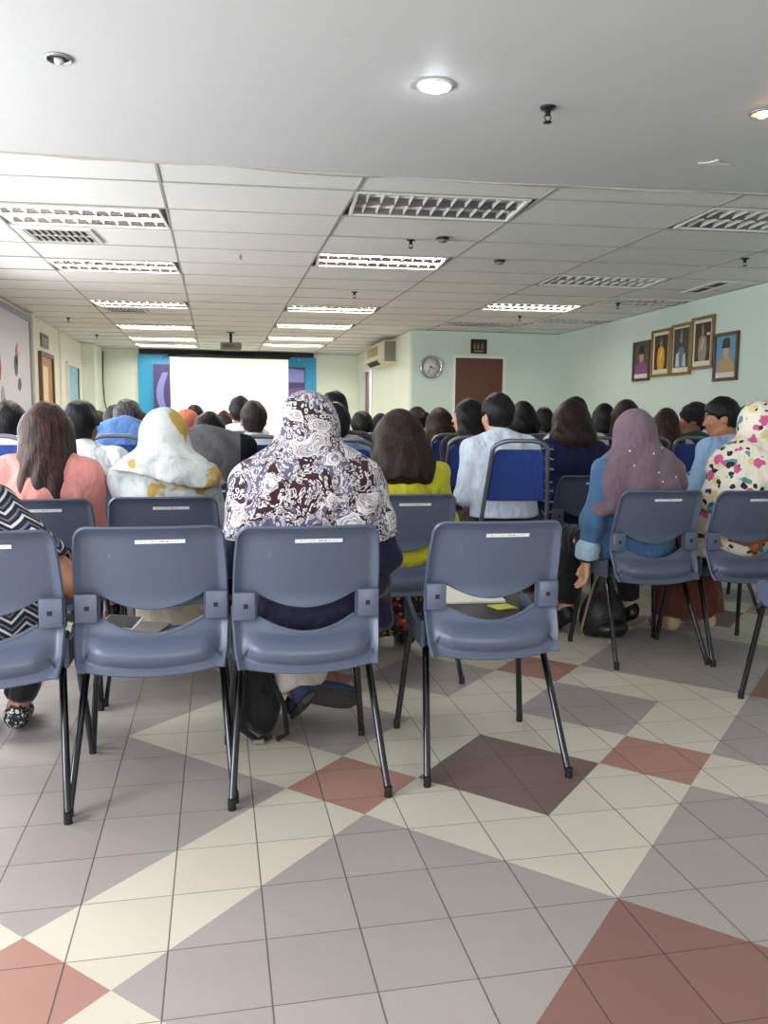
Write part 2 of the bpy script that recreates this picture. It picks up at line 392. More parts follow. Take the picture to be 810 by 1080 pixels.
# ------------------------------------------------------------------ implicit surfaces for bodies and cloth
class SDF:
    def __init__(s, lo, hi, h):
        s.lo = np.array(lo, float); s.h = h
        s.ax = [np.arange(lo[i], hi[i]+h, h, dtype=np.float32) for i in range(3)]
        s.D = np.full([len(a) for a in s.ax], 0.3, np.float32)
    def region(s, lo, hi):
        out = []
        for i in range(3):
            a = max(0, int((lo[i]-s.lo[i])/s.h)-1); b = min(len(s.ax[i]), int((hi[i]-s.lo[i])/s.h)+3)
            if b <= a: return None
            out.append(slice(a, b))
        return tuple(out)
    def apply(s, fn, lo, hi, k, op):
        r = s.region(lo, hi)
        if r is None: return
        x = s.ax[0][r[0]][:, None, None]; y = s.ax[1][r[1]][None, :, None]; z = s.ax[2][r[2]][None, None, :]
        d = fn(x, y, z); c = s.D[r]
        if op == 'u':
            t = np.clip(0.5+0.5*(c-d)/k, 0, 1); s.D[r] = c*(1-t)+d*t-k*t*(1-t)
        else:
            if op == 's': d = -d
            t = np.clip(0.5-0.5*(c-d)/k, 0, 1); s.D[r] = c*(1-t)+d*t+k*t*(1-t)
    @staticmethod
    def _loc(x, y, z, fr):
        if fr is None: return x, y, z
        R, c = fr; x, y, z = x-c[0], y-c[1], z-c[2]
        return (R[0, 0]*x+R[1, 0]*y+R[2, 0]*z, R[0, 1]*x+R[1, 1]*y+R[2, 1]*z, R[0, 2]*x+R[1, 2]*y+R[2, 2]*z)
    def _box(s, pts, r, fr, pad):
        pts = np.array(pts, float); r = np.array(r, float)
        if fr is not None:
            R, c = fr; pts = pts@np.array(R).T+np.array(c); r = np.full(3, r.max())
        return pts.min(0)-r-pad, pts.max(0)+r+pad
    def ell(s, c, r, k=0.03, op='u', fr=None):
        def fn(x, y, z):
            x, y, z = s._loc(x, y, z, fr); x, y, z = x-c[0], y-c[1], z-c[2]
            k0 = np.sqrt((x/r[0])**2+(y/r[1])**2+(z/r[2])**2)+1e-6; k1 = np.sqrt((x/r[0]**2)**2+(y/r[1]**2)**2+(z/r[2]**2)**2)+1e-6
            return k0*(k0-1)/k1
        lo, hi = s._box([c], r, fr, k+0.02); s.apply(fn, lo, hi, k, op)
    def cone(s, a, b, ra, rb, k=0.03, op='u', sc=(1, 1, 1), fr=None, flat=False):
        a = np.array(a, float); b = np.array(b, float); S = np.array(sc, float); A, Bb = a*S, b*S; ba = Bb-A; L2 = float(ba@ba)+1e-9; mx = S.max()
        def fn(x, y, z):
            x, y, z = s._loc(x, y, z, fr)
            px, py, pz = x*S[0]-A[0], y*S[1]-A[1], z*S[2]-A[2]
            t0 = (px*ba[0]+py*ba[1]+pz*ba[2])/L2; t = np.clip(t0, 0, 1)
            d = np.sqrt((px-t*ba[0])**2+(py-t*ba[1])**2+(pz-t*ba[2])**2)-(ra+(rb-ra)*t)
            if flat: d = np.maximum(d, (t0-1)*math.sqrt(L2))
            return d/mx
        m = max(ra, rb); lo, hi = s._box([a, b], m/S, fr, k+0.02); s.apply(fn, lo, hi, k, op)
    def chain(s, pts, rs, k=0.03, **kw):
        for i in range(len(pts)-1): s.cone(pts[i], pts[i+1], rs[i], rs[i+1], k, **kw)
    def everywhere(s, fn, k=0.01, op='i'):
        s.apply(fn, [a[0] for a in s.ax], [a[-1] for a in s.ax], k, op)
    def displace(s, fn):
        s.D += fn(s.ax[0][:, None, None], s.ax[1][None, :, None], s.ax[2][None, None, :]).astype(np.float32)
    def mesh(s, name):
        D = s.D; D[0] = D[-1] = 0.3; D[:, 0] = D[:, -1] = 0.3; D[:, :, 0] = D[:, :, -1] = 0.3
        neg = D < 0; n = [d-1 for d in D.shape]
        cs = sum(neg[i:i+n[0], j:j+n[1], k:k+n[2]].astype(np.int8) for i in (0, 1) for j in (0, 1) for k in (0, 1))
        I = np.argwhere((cs > 0) & (cs < 8)); N = len(I)
        idx = np.full(n, -1, np.int32); idx[I[:, 0], I[:, 1], I[:, 2]] = np.arange(N)
        offs = np.array([(i, j, k) for i in (0, 1) for j in (0, 1) for k in (0, 1)])
        V = np.stack([D[I[:, 0]+o[0], I[:, 1]+o[1], I[:, 2]+o[2]] for o in offs], 1)
        acc = np.zeros((N, 3)); cnt = np.zeros(N)
        for a in range(8):
            for b in range(a+1, 8):
                if np.abs(offs[a]-offs[b]).sum() != 1: continue
                va, vb = V[:, a], V[:, b]; m = (va < 0) != (vb < 0)
                t = np.where(m, va/np.where(m, va-vb, 1), 0)
                acc += m[:, None]*(offs[a]+t[:, None]*(offs[b]-offs[a])); cnt += m
        P = s.lo+(I+acc/cnt[:, None])*s.h
        quads = []
        for axn in range(3):
            sl0 = [slice(1, -1)]*3; sl1 = [slice(1, -1)]*3
            sl0[axn] = slice(0, -1); sl1[axn] = slice(1, None)
            A, Bn = neg[tuple(sl0)], neg[tuple(sl1)]
            E = np.argwhere(A != Bn); flip = A[E[:, 0], E[:, 1], E[:, 2]]
            off = np.array([1, 1, 1]); off[axn] = 0; E = E+off
            u, v = [(1, 2), (2, 0), (0, 1)][axn]
            eu = np.zeros(3, int); eu[u] = 1; ev = np.zeros(3, int); ev[v] = 1
            c = [E-eu-ev, E-ev, E, E-eu]
            q = np.stack([idx[x[:, 0], x[:, 1], x[:, 2]] for x in c], 1)
            q[~flip] = q[~flip][:, ::-1]; quads.append(q)
        Q = np.concatenate(quads); Q = Q[(Q >= 0).all(1)]
        me = bpy.data.meshes.new(name)
        me.vertices.add(N); me.vertices.foreach_set('co', P.astype(np.float32).ravel())
        me.loops.add(len(Q)*4); me.loops.foreach_set('vertex_index', Q.astype(np.int32).ravel())
        me.polygons.add(len(Q)); me.polygons.foreach_set('loop_start', np.arange(0, len(Q)*4, 4, dtype=np.int32))
        me.polygons.foreach_set('use_smooth', np.ones(len(Q), bool))
        me.update(calc_edges=True); me.validate()
        return me

def rot(yaw=0, pitch=0, roll=0):
    """columns are local axes; yaw turns left, pitch nods down, roll tilts to its right"""
    y, p, r = (math.radians(a) for a in (yaw, pitch, roll))
    Rz = np.array([[math.cos(y), -math.sin(y), 0], [math.sin(y), math.cos(y), 0], [0, 0, 1]])
    Rx = np.array([[1, 0, 0], [0, math.cos(-p), -math.sin(-p)], [0, math.sin(-p), math.cos(-p)]])
    Ry = np.array([[math.cos(r), 0, math.sin(r)], [0, 1, 0], [-math.sin(r), 0, math.cos(r)]])
    return Rz@Rx@Ry


# ------------------------------------------------------------------ room shell
XL, XR, YB, YC, XJ, YR, H = -2.45, 5.33, 17.3, 12.3, 2.95, -3.5, 2.55
SK = -0.08                                              # the ceiling grid lies slightly askew
def edge_y(x): return 4.80-0.02*(x+1.1)-0.022*max(0, x-0.5)*max(0, x-0.5)*0.9
bm = B(); box(bm, (XL-0.2, YR-0.2, -0.12), (XR+0.2, YB+0.2, 0.0)); struct('floor', bm, M['floor'])
# left wall with daylight windows before the camera's view begins
bm = B(); t = 0.16
ys = [YR-0.2]+[y for w in WINDOWS for y in w]+[YB]
box(bm, (XL-t, YR-0.2, 0), (XL, YB, 0.72)); box(bm, (XL-t, YR-0.2, 2.38), (XL, YB, H))
for i in range(0, len(ys), 2): box(bm, (XL-t, ys[i], 0.72), (XL, ys[i+1], 2.38))
struct('wall_left', bm, M['cream_wall'])
for i, (a, b) in enumerate(WINDOWS):
    bm = B()
    for lo, hi in (((XL-0.10, a, 0.72), (XL-0.03, a+0.05, 2.38)), ((XL-0.10, b-0.05, 0.72), (XL-0.03, b, 2.38)), ((XL-0.10, a+0.05, 0.72), (XL-0.03, b-0.05, 0.77)), ((XL-0.10, a+0.05, 2.33), (XL-0.03, b-0.05, 2.38))):
        box(bm, lo, hi)
    box(bm, (XL-0.09, (a+b)/2-0.02, 0.77), (XL-0.06, (a+b)/2+0.02, 2.33))
    struct('window_%d' % (i+1), bm, M['white_paint'])
bm = B(); box(bm, (XR, YR-0.2, 0), (XR+t, YC+0.2, H)); struct('wall_right', bm, M['mint'])
bm = B(); box(bm, (XL-t, YB, 0), (XJ+0.2, YB+t, H)); struct('wall_back', bm, M['mint_pale'])
bm = B()                                                 # clock wall with its door opening
box(bm, (XJ, YC, 0), (3.60, YC+t, H)); box(bm, (3.60, YC, 2.19), (4.46, YC+t, H)); box(bm, (4.46, YC, 0), (XR, YC+t, H))
struct('wall_front', bm, M['mint'])
bm = B()                                                 # side wall with a bright doorway
box(bm, (XJ, YC+t, 0), (XJ+t, 15.55, H)); box(bm, (XJ, 15.55, 2.19), (XJ+t, 16.45, H)); box(bm, (XJ, 16.45, 0), (XJ+t, YB, H))
struct('wall_side', bm, M['mint_pale'])
bm = B(); box(bm, (XL-t, YR-t, 0), (-0.9, YR, H)); box(bm, (2.7, YR-t, 0), (XR+t, YR, H)); box(bm, (-0.9, YR-t, 2.45), (2.7, YR, H)); struct('wall_rear', bm, M['cream_wall'])
bm = B(); box(bm, (XL, 16.2, 0), (-2.22, YB, H)); struct('wall_left_pier', bm, M['mint_pale'])
bm = B(); box(bm, (XL, 13.95, 0), (XL+0.03, 14.05, H)); box(bm, (XL, 11.78, 0), (XL+0.07, 11.92, H)); struct('trim_1', bm, M['cream_wall'])
bm = B(); tube(bm, [(-2.20, 17.22, 2.5), (-2.21, 17.22, 1.9), (-2.19, 17.22, 1.5), (-2.13, 17.22, 1.25), (-2.05, 17.22, 1.1)], 0.012, 8)
tag(bm_obj('cable', bm, M['dark_metal'], smooth=True), 'thin dark cable hanging down the back corner beside the blue backdrop', 'cable')
bm = B(); box(bm, (XL, 9.0, 0), (XL+0.012, YB, 0.09)); struct('baseboard_left', bm, M['trim_edge'])
bm = B(); box(bm, (XR-0.012, YR, 0), (XR, YC, 0.09)); struct('baseboard_right', bm, M['trim_edge'])

# plain plaster ceiling near the camera, then the board ceiling with a hole for every fitting
bm = B(); xs = np.linspace(XL-t, XR+t, 25)
lowv = [bm.verts.new((x, YR-t, H)) for x in xs]; hiv = [bm.verts.new((x, edge_y(x), H)) for x in xs]; upv = [bm.verts.new((x, edge_y(x), H+0.06)) for x in xs]
for i in range(24):
    bm.faces.new((lowv[i], hiv[i], hiv[i+1], lowv[i+1])); bm.faces.new((hiv[i], upv[i], upv[i+1], hiv[i+1]))
struct('ceiling', bm, M['plaster'])
ZT = H+0.012
PX, RX0 = 1.17, -0.312                                   # tile length and one main rail
PY, RY0 = 0.63, 5.18                                     # tile width and one cross rail (at x = 0)
cols = [RX0+PX*i for i in range(-2, 6)]
FIX = {}                                                 # (column, first cross line) of every fitting cut into the boards
COLI = {'A': 1, 'B': 2, 'C': 4, 'D': 5}
LIGHTS = [('A', 5.81, 1), ('A', 7.70, 1), ('A', 10.22, 1), ('A', 12.74, 1), ('A', 14.63, 1), ('A', 15.89, 1),
          ('B', 5.18, 0), ('B', 7.07, 1), ('B', 10.22, 1), ('B', 12.11, 1), ('B', 14.00, 1), ('B', 15.26, 1),
          ('C', 5.18, 0), ('C', 7.70, 0), ('C', 9.59, 1), ('D', 10.85, 0), ('C', 11.48, 0), ('D', 8.96, 0)]
holes = {(c, round(y, 2)) for c, y, on in LIGHTS}
bm = B()
edges = [XL-0.1]+[c for c in cols if XL < c < XR]+[XR+0.1]
def colname(i):
    x = (edges[i]+edges[i+1])/2
    for k, j in COLI.items():
        if abs(x-(RX0+PX*(j-1)-PX/2+0)) < 0.4: return k
    return None
COLX = {'A': (RX0-PX, RX0), 'B': (RX0+PX, RX0+2*PX), 'C': (RX0+3*PX, RX0+4*PX), 'D': (RX0+4*PX, RX0+5*PX)}
def colof(x0, x1):
    for k, (a, b) in COLX.items():
        if abs(a-x0) < 0.02: return k
    return None
grid = B(); nrows = 20
for i in range(len(edges)-1):
    x0, x1 = edges[i], edges[i+1]; k = colof(x0, x1)
    for j in range(-2, nrows):
        y0 = RY0+PY*j; y1 = y0+PY
        if (k, round(y0, 2)) in holes: continue
        if j < -1: y0 = 4.2
        dz = random.uniform(-0.0035, 0.0035)
        poly(bm, [(x0, y0+SK*x0, ZT+dz), (x0, y1+SK*x0, ZT+random.uniform(-.003, .003)), (x1, y1+SK*x1, ZT+random.uniform(-.003, .003)), (x1, y0+SK*x1, ZT+dz)])
struct('ceiling_board', bm, M['tile'])
for c in edges[1:-1]:
    box(grid, (c-0.008, 4.4, ZT-0.004), (c+0.008, YB, ZT+0.02))
for j in range(-1, nrows):
    y = RY0+PY*j
    for i in range(len(edges)-1):
        x0, x1 = edges[i], edges[i+1]
        y0, y1 = y+SK*x0, y+SK*x1; w = 0.005; z = ZT-0.005
        poly(grid, [(x0, y0-w, z), (x1, y1-w, z), (x1, y1+w, z), (x0, y0+w, z)]); poly(grid, [(x0, y0-w, z), (x0, y0-w, z+0.012), (x1, y1-w, z+0.012), (x1, y1-w, z)])
struct('ceiling_rails', grid, M['tbar'])
bm = B()                                                 # wavy strip that covers the joint
rnd = random.Random(3)
for i in range(40):
    xa, xb = XL+(XR-XL)*i/40, XL+(XR-XL)*(i+1)/40
    wa, wb = [0.030+0.02*math.sin(i2*0.9)+0.012*math.sin(i2*2.3) for i2 in (i, i+1)]
    za, zb = [H-0.006-0.004*math.sin(i2*1.3) for i2 in (i, i+1)]
    ea, eb = edge_y(xa)-0.01, edge_y(xb)-0.01
    poly(bm, [(xa, ea, za), (xb, eb, zb), (xb, eb+wb, zb+0.003), (xa, ea+wa, za+0.003)]); poly(bm, [(xa, ea, za), (xa, ea, H+0.01), (xb, eb, H+0.01), (xb, eb, zb)])
struct('trim_2', bm, M['trim_edge'])
bm = B(); box(bm, (XL-t, YR-t, H+0.20), (XR+t, YB+t, H+0.26)); struct('ceiling_slab', bm, M['white_paint'])

# ------------------------------------------------------------------ ceiling fittings
M['reflector'] = plain('aluminium_reflector', '#b9bbbc', 0.28, 0.85, var=0.03)
M['reflector_lit'] = plain('bright_reflector', '#a4a5a3', 0.25, 0.9, var=0.02)
M['louver'] = plain('louver_blade', '#d2d3d2', 0.35, 0.3, var=0.03)
M['tube_on'] = emis('lit_fluorescent_tube', '#fff6e8', TUBE_NEAR)
M['tube_off'] = plain('unlit_fluorescent_tube', '#dcdcd6', 0.3)
POS = {'A': 'left', 'B': 'middle', 'C': 'right', 'D': 'far right'}
LBL = {('A', 5.81): 'lit louvred ceiling light nearest in the left row, above the square air vent', ('A', 7.70): 'lit louvred ceiling light second from near in the left row',
       ('A', 10.22): 'lit louvred ceiling light third from near in the left row', ('A', 12.74): 'lit louvred ceiling light fourth from near in the left row',
       ('A', 14.63): 'lit louvred ceiling light second from the screen in the left row', ('A', 15.89): 'lit louvred ceiling light closest to the screen in the left row',
       ('B', 5.18): 'large unlit louvred ceiling light nearest the plaster edge in the middle row', ('B', 7.07): 'lit louvred ceiling light behind the unlit one in the middle row',
       ('B', 10.22): 'lit louvred ceiling light third from near in the middle row', ('B', 12.11): 'lit louvred ceiling light fourth from near in the middle row',
       ('B', 14.00): 'lit louvred ceiling light second from the back wall in the middle row', ('B', 15.26): 'lit louvred ceiling light closest to the back wall in the middle row',
       ('C', 5.18): 'unlit louvred ceiling light cut by the right border of the photo', ('C', 7.70): 'unlit louvred ceiling light in front of the only lit one of the right side',
       ('C', 9.59): 'only lit louvred ceiling light on the right side', ('D', 10.85): 'dim louvred ceiling light close to the far right corner',
       ('C', 11.48): 'dim louvred ceiling light right before the wall with the clock', ('D', 8.96): 'dim louvred ceiling light against the right wall above the portraits'}
def fixture(col, y0, on):
    x0, x1 = COLX[col]; xc = (x0+x1)/2; L, Wd = PX-0.05, PY-0.06
    root = empty('ceiling_light', (xc, y0+PY/2+SK*xc, ZT)); root.rotation_euler.z = math.atan(SK)
    tag(root, LBL[(col, y0)], 'ceiling light', 'louvred ceiling lights')
    bm = B()                                             # housing: open box with a flange
    for lo, hi in (((-L/2, -Wd/2, -0.008), (L/2, -Wd/2+0.02, 0.10)), ((-L/2, Wd/2-0.02, -0.008), (L/2, Wd/2, 0.10)), ((-L/2, -Wd/2+.02, -0.008), (-L/2+0.02, Wd/2-.02, 0.10)), ((L/2-0.02, -Wd/2+.02, -0.008), (L/2, Wd/2-.02, 0.10)), ((-L/2, -Wd/2, 0.10), (L/2, Wd/2, 0.115))):
        box(bm, lo, hi)
    bm_obj('housing', bm, M['white_paint'], root)
    nt = 2
    bm = B()                                             # parabolic reflectors along the tubes
    for k in range(nt):
        c = (k-0.5)*Wd*0.46
        for s in (-1, 1):
            pts = [(c+s*Wd*0.225*(a), 0.002+0.062*(1-a)**1.2) for a in (1, 0.8, 0.6, 0.4, 0.1)]
            for (ya, za), (yb, zb) in zip(pts, pts[1:]):
                poly(bm, [(-L/2+0.02, ya, za), (L/2-0.02, ya, za), (L/2-0.02, yb, zb), (-L/2+0.02, yb, zb)])
    bm_obj('reflector', bm, M['reflector_lit'] if on else M['reflector'], root, smooth=True)
    for k in range(nt):
        c = (k-0.5)*Wd*0.46
        bm = B(); tube(bm, [(-L/2+0.03, c, 0.030), (L/2-0.03, c, 0.030)], 0.017, 8)
        bm_obj('fluorescent_tube', bm, M['tube_on'] if on else M['tube_off'], root, smooth=True)
    for k in range(nt):                                  # one louvre per tube: curved V-shaped cross blades
        c = (k-0.5)*Wd*0.46; bm = B(); nb = 11
        for i in range(1, nb+1):
            x = -L/2+L*i/(nb+1); w = Wd*0.215
            for s in (-1, 1):
                poly(bm, [(x, c-w, 0.0), (x, c+w, 0.0), (x+s*0.010, c+w*0.75, 0.022), (x+s*0.010, c-w*0.75, 0.022)])
        bm_obj('louver', bm, M['louver'], root)
for a in LIGHTS: fixture(*a)

M['vent_white'] = plain('vent_white_metal', '#cfcfca', 0.5)
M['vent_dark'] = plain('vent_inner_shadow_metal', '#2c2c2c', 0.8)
def air_vent(xc, yc, sx, sy, label, slats=10):
    root = empty('air_vent', (xc, yc, ZT)); root.rotation_euler.z = math.atan(SK)
    tag(root, label, 'air vent', 'ceiling air vents')
    bm = B()
    for lo, hi in (((-sx, -sy, -0.016), (sx, -sy+0.035, 0.0)), ((-sx, sy-0.035, -0.016), (sx, sy, 0.0)), ((-sx, -sy+.035, -0.016), (-sx+0.035, sy-.035, 0)), ((sx-0.035, -sy+.035, -0.016), (sx, sy-.035, 0))): box(bm, lo, hi)
    bm_obj('frame', bm, M['vent_white'], root)
    bm = B(); box(bm, (-sx+.03, -sy+.03, -0.003), (sx-.03, sy-.03, 0.0)); bm_obj('backing', bm, M['vent_dark'], root)
    bm = B()
    for i in range(slats):
        x = -sx+0.05+(2*sx-0.1)*i/(slats-1)
        box(bm, (x-0.005, -sy+.034, -0.015), (x+0.005, sy-.034, -0.002))
    box(bm, (-sx+.03, -0.006, -0.013), (sx-.03, 0.006, -0.003))
    bm_obj('louvre_grille', bm, M['vent_white'], root)
air_vent(-1.15, 6.44+0.31-SK*-1.15*0+0.09, 0.27, 0.24, 'square white air vent behind the nearest lit light of the left row')
air_vent(-1.12, 11.2, 0.27, 0.24, 'square air vent behind the third light of the left row')
air_vent(-0.95, 15.55, 0.27, 0.2, 'square air vent between the last two lights of the left row')
air_vent(4.98, 7.72, 0.12, 0.36, 'narrow dark slot vent at the right wall', 2)

def downlight(x, y, r, lit, label, col='#ffffff', power=0):
    root = empty('downlight', (x, y, H)); tag(root, label, 'downlight', 'recessed downlights')
    bm = B(); lathe(bm, [(r*1.28, -0.001), (r*1.28, -0.006), (r*1.05, -0.010), (r, -0.006), (r*0.92, -0.001)], 28)
    bm_obj('trim_ring', bm, M['white_paint'] if lit == 'white' else M['reflector'], root, smooth=True)
    bm = B(); lathe(bm, [(r*0.95, -0.003), (r*0.0, -0.002)], 28)
    bm_obj('reflector', bm, M['vent_dark'] if lit is None else M['white_paint'], root)
    bm = B(); lathe(bm, [(r*0.82 if lit == 'white' else r*0.45, -0.004), (r*0.6 if lit == 'white' else r*0.4, -0.02), (0.0, -0.026)], 20)
    bm_obj('bulb', bm, emis('downlight_bulb_%s' % lit, col, power) if lit else M['tube_off'], root, smooth=True)
downlight(-0.585, 3.54, 0.042, None, 'unlit dark downlight in the plaster ceiling at upper left')
downlight(0.914, 3.46, 0.060, 'white', 'bright white downlight in the middle of the plaster ceiling', '#f4f8ff', 90)
downlight(2.425, 3.415, 0.045, 'warm', 'small warm yellow downlight at the right border of the plaster ceiling', '#ffc56a', 45)
def sprinkler(x, y, z, label):
    root = empty('sprinkler', (x, y, z)); tag(root, label, 'sprinkler', 'ceiling sprinklers')
    bm = B(); lathe(bm, [(0.036, 0.0), (0.034, -0.008), (0.014, -0.013), (0.013, -0.035), (0.009, -0.037)], 16); bm_obj('escutcheon', bm, M['dark_metal'], root, smooth=True)
    bm = B()
    for s in (-1, 1): tube(bm, [(s*0.010, 0, -0.034), (s*0.016, 0, -0.045), (s*0.004, 0, -0.062)], 0.0028, 6)
    bm_obj('yoke_arm', bm, M['dark_metal'], root, smooth=True)
    bm = B(); lathe(bm, [(0.004, -0.058), (0.020, -0.064), (0.020, -0.067), (0.0, -0.067)], 12); bm_obj('deflector', bm, M['dark_metal'], root)
sprinkler(1.464, 3.576, H, 'sprinkler in the plaster ceiling right of the bright downlight')
sprinkler(1.50, 6.35, ZT, 'sprinkler behind the large unlit light of the middle row')
sprinkler(1.50, 9.0, ZT, 'sprinkler before the third light of the middle row')
sprinkler(-2.05, 8.5, ZT, 'sprinkler by the upper corner of the notice board')
sprinkler(-2.02, 12.3, ZT, 'sprinkler above the timber-framed door')
sprinkler(-1.95, 14.6, ZT, 'sprinkler above the blue door')
sprinkler(4.42, 6.35, ZT, 'sprinkler behind the unlit light at the right border')
sprinkler(4.63, 9.0, ZT, 'sprinkler under the dim light above the portraits')
sprinkler(3.95, 10.4, ZT, 'sprinkler right of the only lit right-hand light')
def detector(x, y, z, label):
    root = empty('smoke_detector', (x, y, z)); tag(root, label, 'smoke detector', 'smoke detectors')
    bm = B(); lathe(bm, [(0.05, 0.0), (0.05, -0.01), (0.046, -0.013)], 20); bm_obj('base', bm, M['dark_metal'], root, smooth=True)
    bm = B(); lathe(bm, [(0.036, -0.012), (0.034, -0.028), (0.022, -0.034), (0.0, -0.035)], 20); bm_obj('sensor_head', bm, M['grey_plastic'], root, smooth=True)
M['grey_plastic'] = plain('grey_plastic', '#77786f', 0.5)
detector(2.44, 6.95, ZT-0.004, 'round dark smoke detector right of the second middle light')
detector(1.72, 6.22, ZT-0.004, 'round smoke detector beside the sprinkler in the middle')
bm = B(); prism(bm, [(-0.03, -0.10), (0.02, -0.10), (0.03, 0.10), (-0.02, 0.10)], ZT-0.012, ZT-0.005, 'XY'); o = bm_obj('paper_strip', bm, M['white_paint']); o.location = (0.19, 7.35, 0)
tag(o, 'small white paper strip stuck to a ceiling board left of the middle lights', 'paper')
bm = B(); prism(bm, [(-0.07, 0.02), (-0.02, -0.01), (0.0, -0.06), (0.05, -0.01), (0.11, 0.0), (0.03, 0.03)], H-0.006, H-0.001, 'XY'); o = bm_obj('paint_flake', bm, M['white_paint']); o.location = (2.62, 4.10, 0)
tag(o, 'white flake of peeling paint on the plaster ceiling at right', 'paint flake')

# ------------------------------------------------------------------ things along the walls
# notice board
root = empty('notice_board', (XL, 10.5, 0)); tag(root, 'large white notice board in a grey frame on the left wall', 'notice board')
M['board'] = plain('notice_board_face', '#dcdde6', 0.6); M['board_frame'] = plain('notice_board_frame', '#8f95a8', 0.45)
bm = B(); box(bm, (0.0, -1.4, 1.0), (0.03, 1.20, 2.42)); bm_obj('panel', bm, M['board'], root)
bm = B()
for lo, hi in (((0, -1.4, 2.42), (0.05, 1.26, 2.49)), ((0, 1.20, 0.94), (0.05, 1.26, 2.42)), ((0, -1.4, 0.94), (0.05, 1.20, 1.0))): box(bm, lo, hi, 0.006)
bm_obj('frame', bm, M['board_frame'], root)
def cutout(y, z, pts, col, label):
    bm = B(); prism(bm, pts, 0.0, 0.004, 'YZ'); o = bm_obj('paper_cutout', bm, plain('cutout_paper_'+label[:8], col, 0.7)); o.location = (XL+0.031, y, z)
    tag(o, label, 'paper cutout', 'paper cutouts on the notice board')
leaf = [(-0.07, -0.12), (0.02, -0.14), (0.08, 0.0), (0.03, 0.15), (-0.05, 0.08)]
cutout(10.95, 1.93, leaf, '#c98f86', 'dusty pink leaf-shaped paper cutout highest on the notice board')
cutout(10.9, 1.80, ellipse2(0, 0, 0.09, 0.13), '#6b6a78', 'grey oval paper cutout just under the pink leaf cutout')
cutout(10.1, 1.72, leaf, '#b06a58', 'rust red leaf paper cutout in the middle of the notice board')
cutout(9.6, 1.83, [(-0.1, -0.2), (0.08, -0.16), (0.1, 0.2), (-0.08, 0.16)], '#9a7f9e', 'mauve upright paper strip cutout at the photo edge')
cutout(11.05, 1.58, [(-0.09, -0.06), (0.0, -0.09), (0.09, -0.02), (0.05, 0.08), (-0.05, 0.05)], '#57535f', 'small dark jagged paper cutout near the board frame')
cutout(10.2, 1.40, ellipse2(0, 0, 0.08, 0.12), '#a8a9b4', 'pale grey oval paper cutout low on the notice board')
cutout(10.25, 1.33, ellipse2(0, 0, 0.05, 0.06, 10), '#38353d', 'small black round paper cutout overlapping the pale oval')
cutout(9.4, 1.62, [(-0.25, -0.35), (0.16, -0.35), (0.16, 0.35), (-0.25, 0.35)], '#7fa8c4', 'light blue sheet on the notice board at the photo edge')

# left doors
M['timber'] = plain('orange_timber', '#a9713a', 0.45, var=0.15, scale=4); M['timber_dark'] = plain('door_frame_timber', '#6a5139', 0.5)
M['glow_panel'] = plain('painted_interior_glow', '#e8d2a4', 0.4)  # pale yellow paint stands for the glow inside the open doorway
def door_group(n, bmf, matf, leafs):
    root = empty('door_%d' % n); root['kind'] = 'structure'
    bm_obj('door_frame', bmf, matf, root)
    for nm, b, m in leafs: bm_obj(nm, b, m, root)
def frame_x(x0, x1, y0, y1, z, w):
    bm = B(); box(bm, (x0, y0-w, 0), (x1, y0, z+w)); box(bm, (x0, y1, 0), (x1, y1+w, z+w)); box(bm, (x0, y0, z), (x1, y1, z+w)); return bm
def bx(lo, hi, bev=0.0): b = B(); box(b, lo, hi, bev); return b
door_group(1, frame_x(XL, XL+0.05, 12.42, 13.22, 2.04, 0.06), M['timber_dark'],
           [('door_leaf', bx((XL, 12.42, 0), (XL+0.025, 13.22, 2.04)), M['timber']), ('door_panel', bx((XL+0.024, 12.48, 0.1), (XL+0.034, 12.86, 1.9), 0.004), M['glow_panel']),
            ('door_handle', bx((XL+0.025, 13.10, 1.0), (XL+0.06, 13.16, 1.12), 0.005), M['chrome'])])
M['blue_door'] = plain('light_blue_door_paint', '#8fc3e4', 0.35)
door_group(2, frame_x(XL, XL+0.045, 14.55, 15.65, 2.05, 0.05), M['cream_wall'],
           [('door_leaf', bx((XL, 14.55, 0), (XL+0.02, 15.65, 2.05)), M['blue_door']), ('door_edge', bx((XL, 15.60, 0), (XL+0.03, 15.65, 2.05)), M['dark_metal'])])
# brown door beside the clock
M['brown_door'] = plain('dark_brown_door_veneer', '#5a3526', 0.4, var=0.14, scale=3)
bm = B(); box(bm, (3.60, YC-0.02, 0), (3.64, YC+0.1, 2.19)); box(bm, (4.42, YC-0.02, 0), (4.46, YC+0.1, 2.19)); box(bm, (3.64, YC-0.02, 2.15), (4.42, YC+0.1, 2.19))
door_group(3, bm, M['white_paint'], [('door_leaf', bx((3.64, YC+0.02, 0), (4.42, YC+0.06, 2.15)), M['brown_door']), ('door_handle', bx((3.70, YC-0.02, 1.0), (3.76, YC+0.02, 1.12), 0.006), M['chrome'])])
# bright doorway in the side wall: a lit room beyond
bm = frame_x(XJ-0.02, XJ+0.10, 15.60, 16.40, 2.14, 0.05)
door_group(4, bm, M['white_paint'], [('door_leaf', bx((XJ+0.02, 16.15, 0), (XJ+0.06, 16.40, 2.14)), plain('plum_door_edge', '#7a5a66', 0.5))])
bm = B(); box(bm, (XJ+0.9, 14.9, 0), (XJ+0.95, 17.2, H)); struct('wall_beyond', bm, M['white_paint'])
area('lobby_daylight', (XJ+0.5, 16.0, 2.3), (0.2, 0, -1), 0.6, 1.2, 20, (1, 1, 1))
def sign_plate(name, lo, hi, mat, label, cat):
    root = empty(name, ((lo[0]+hi[0])/2, (lo[1]+hi[1])/2, lo[2])); tag(root, label, cat); return root
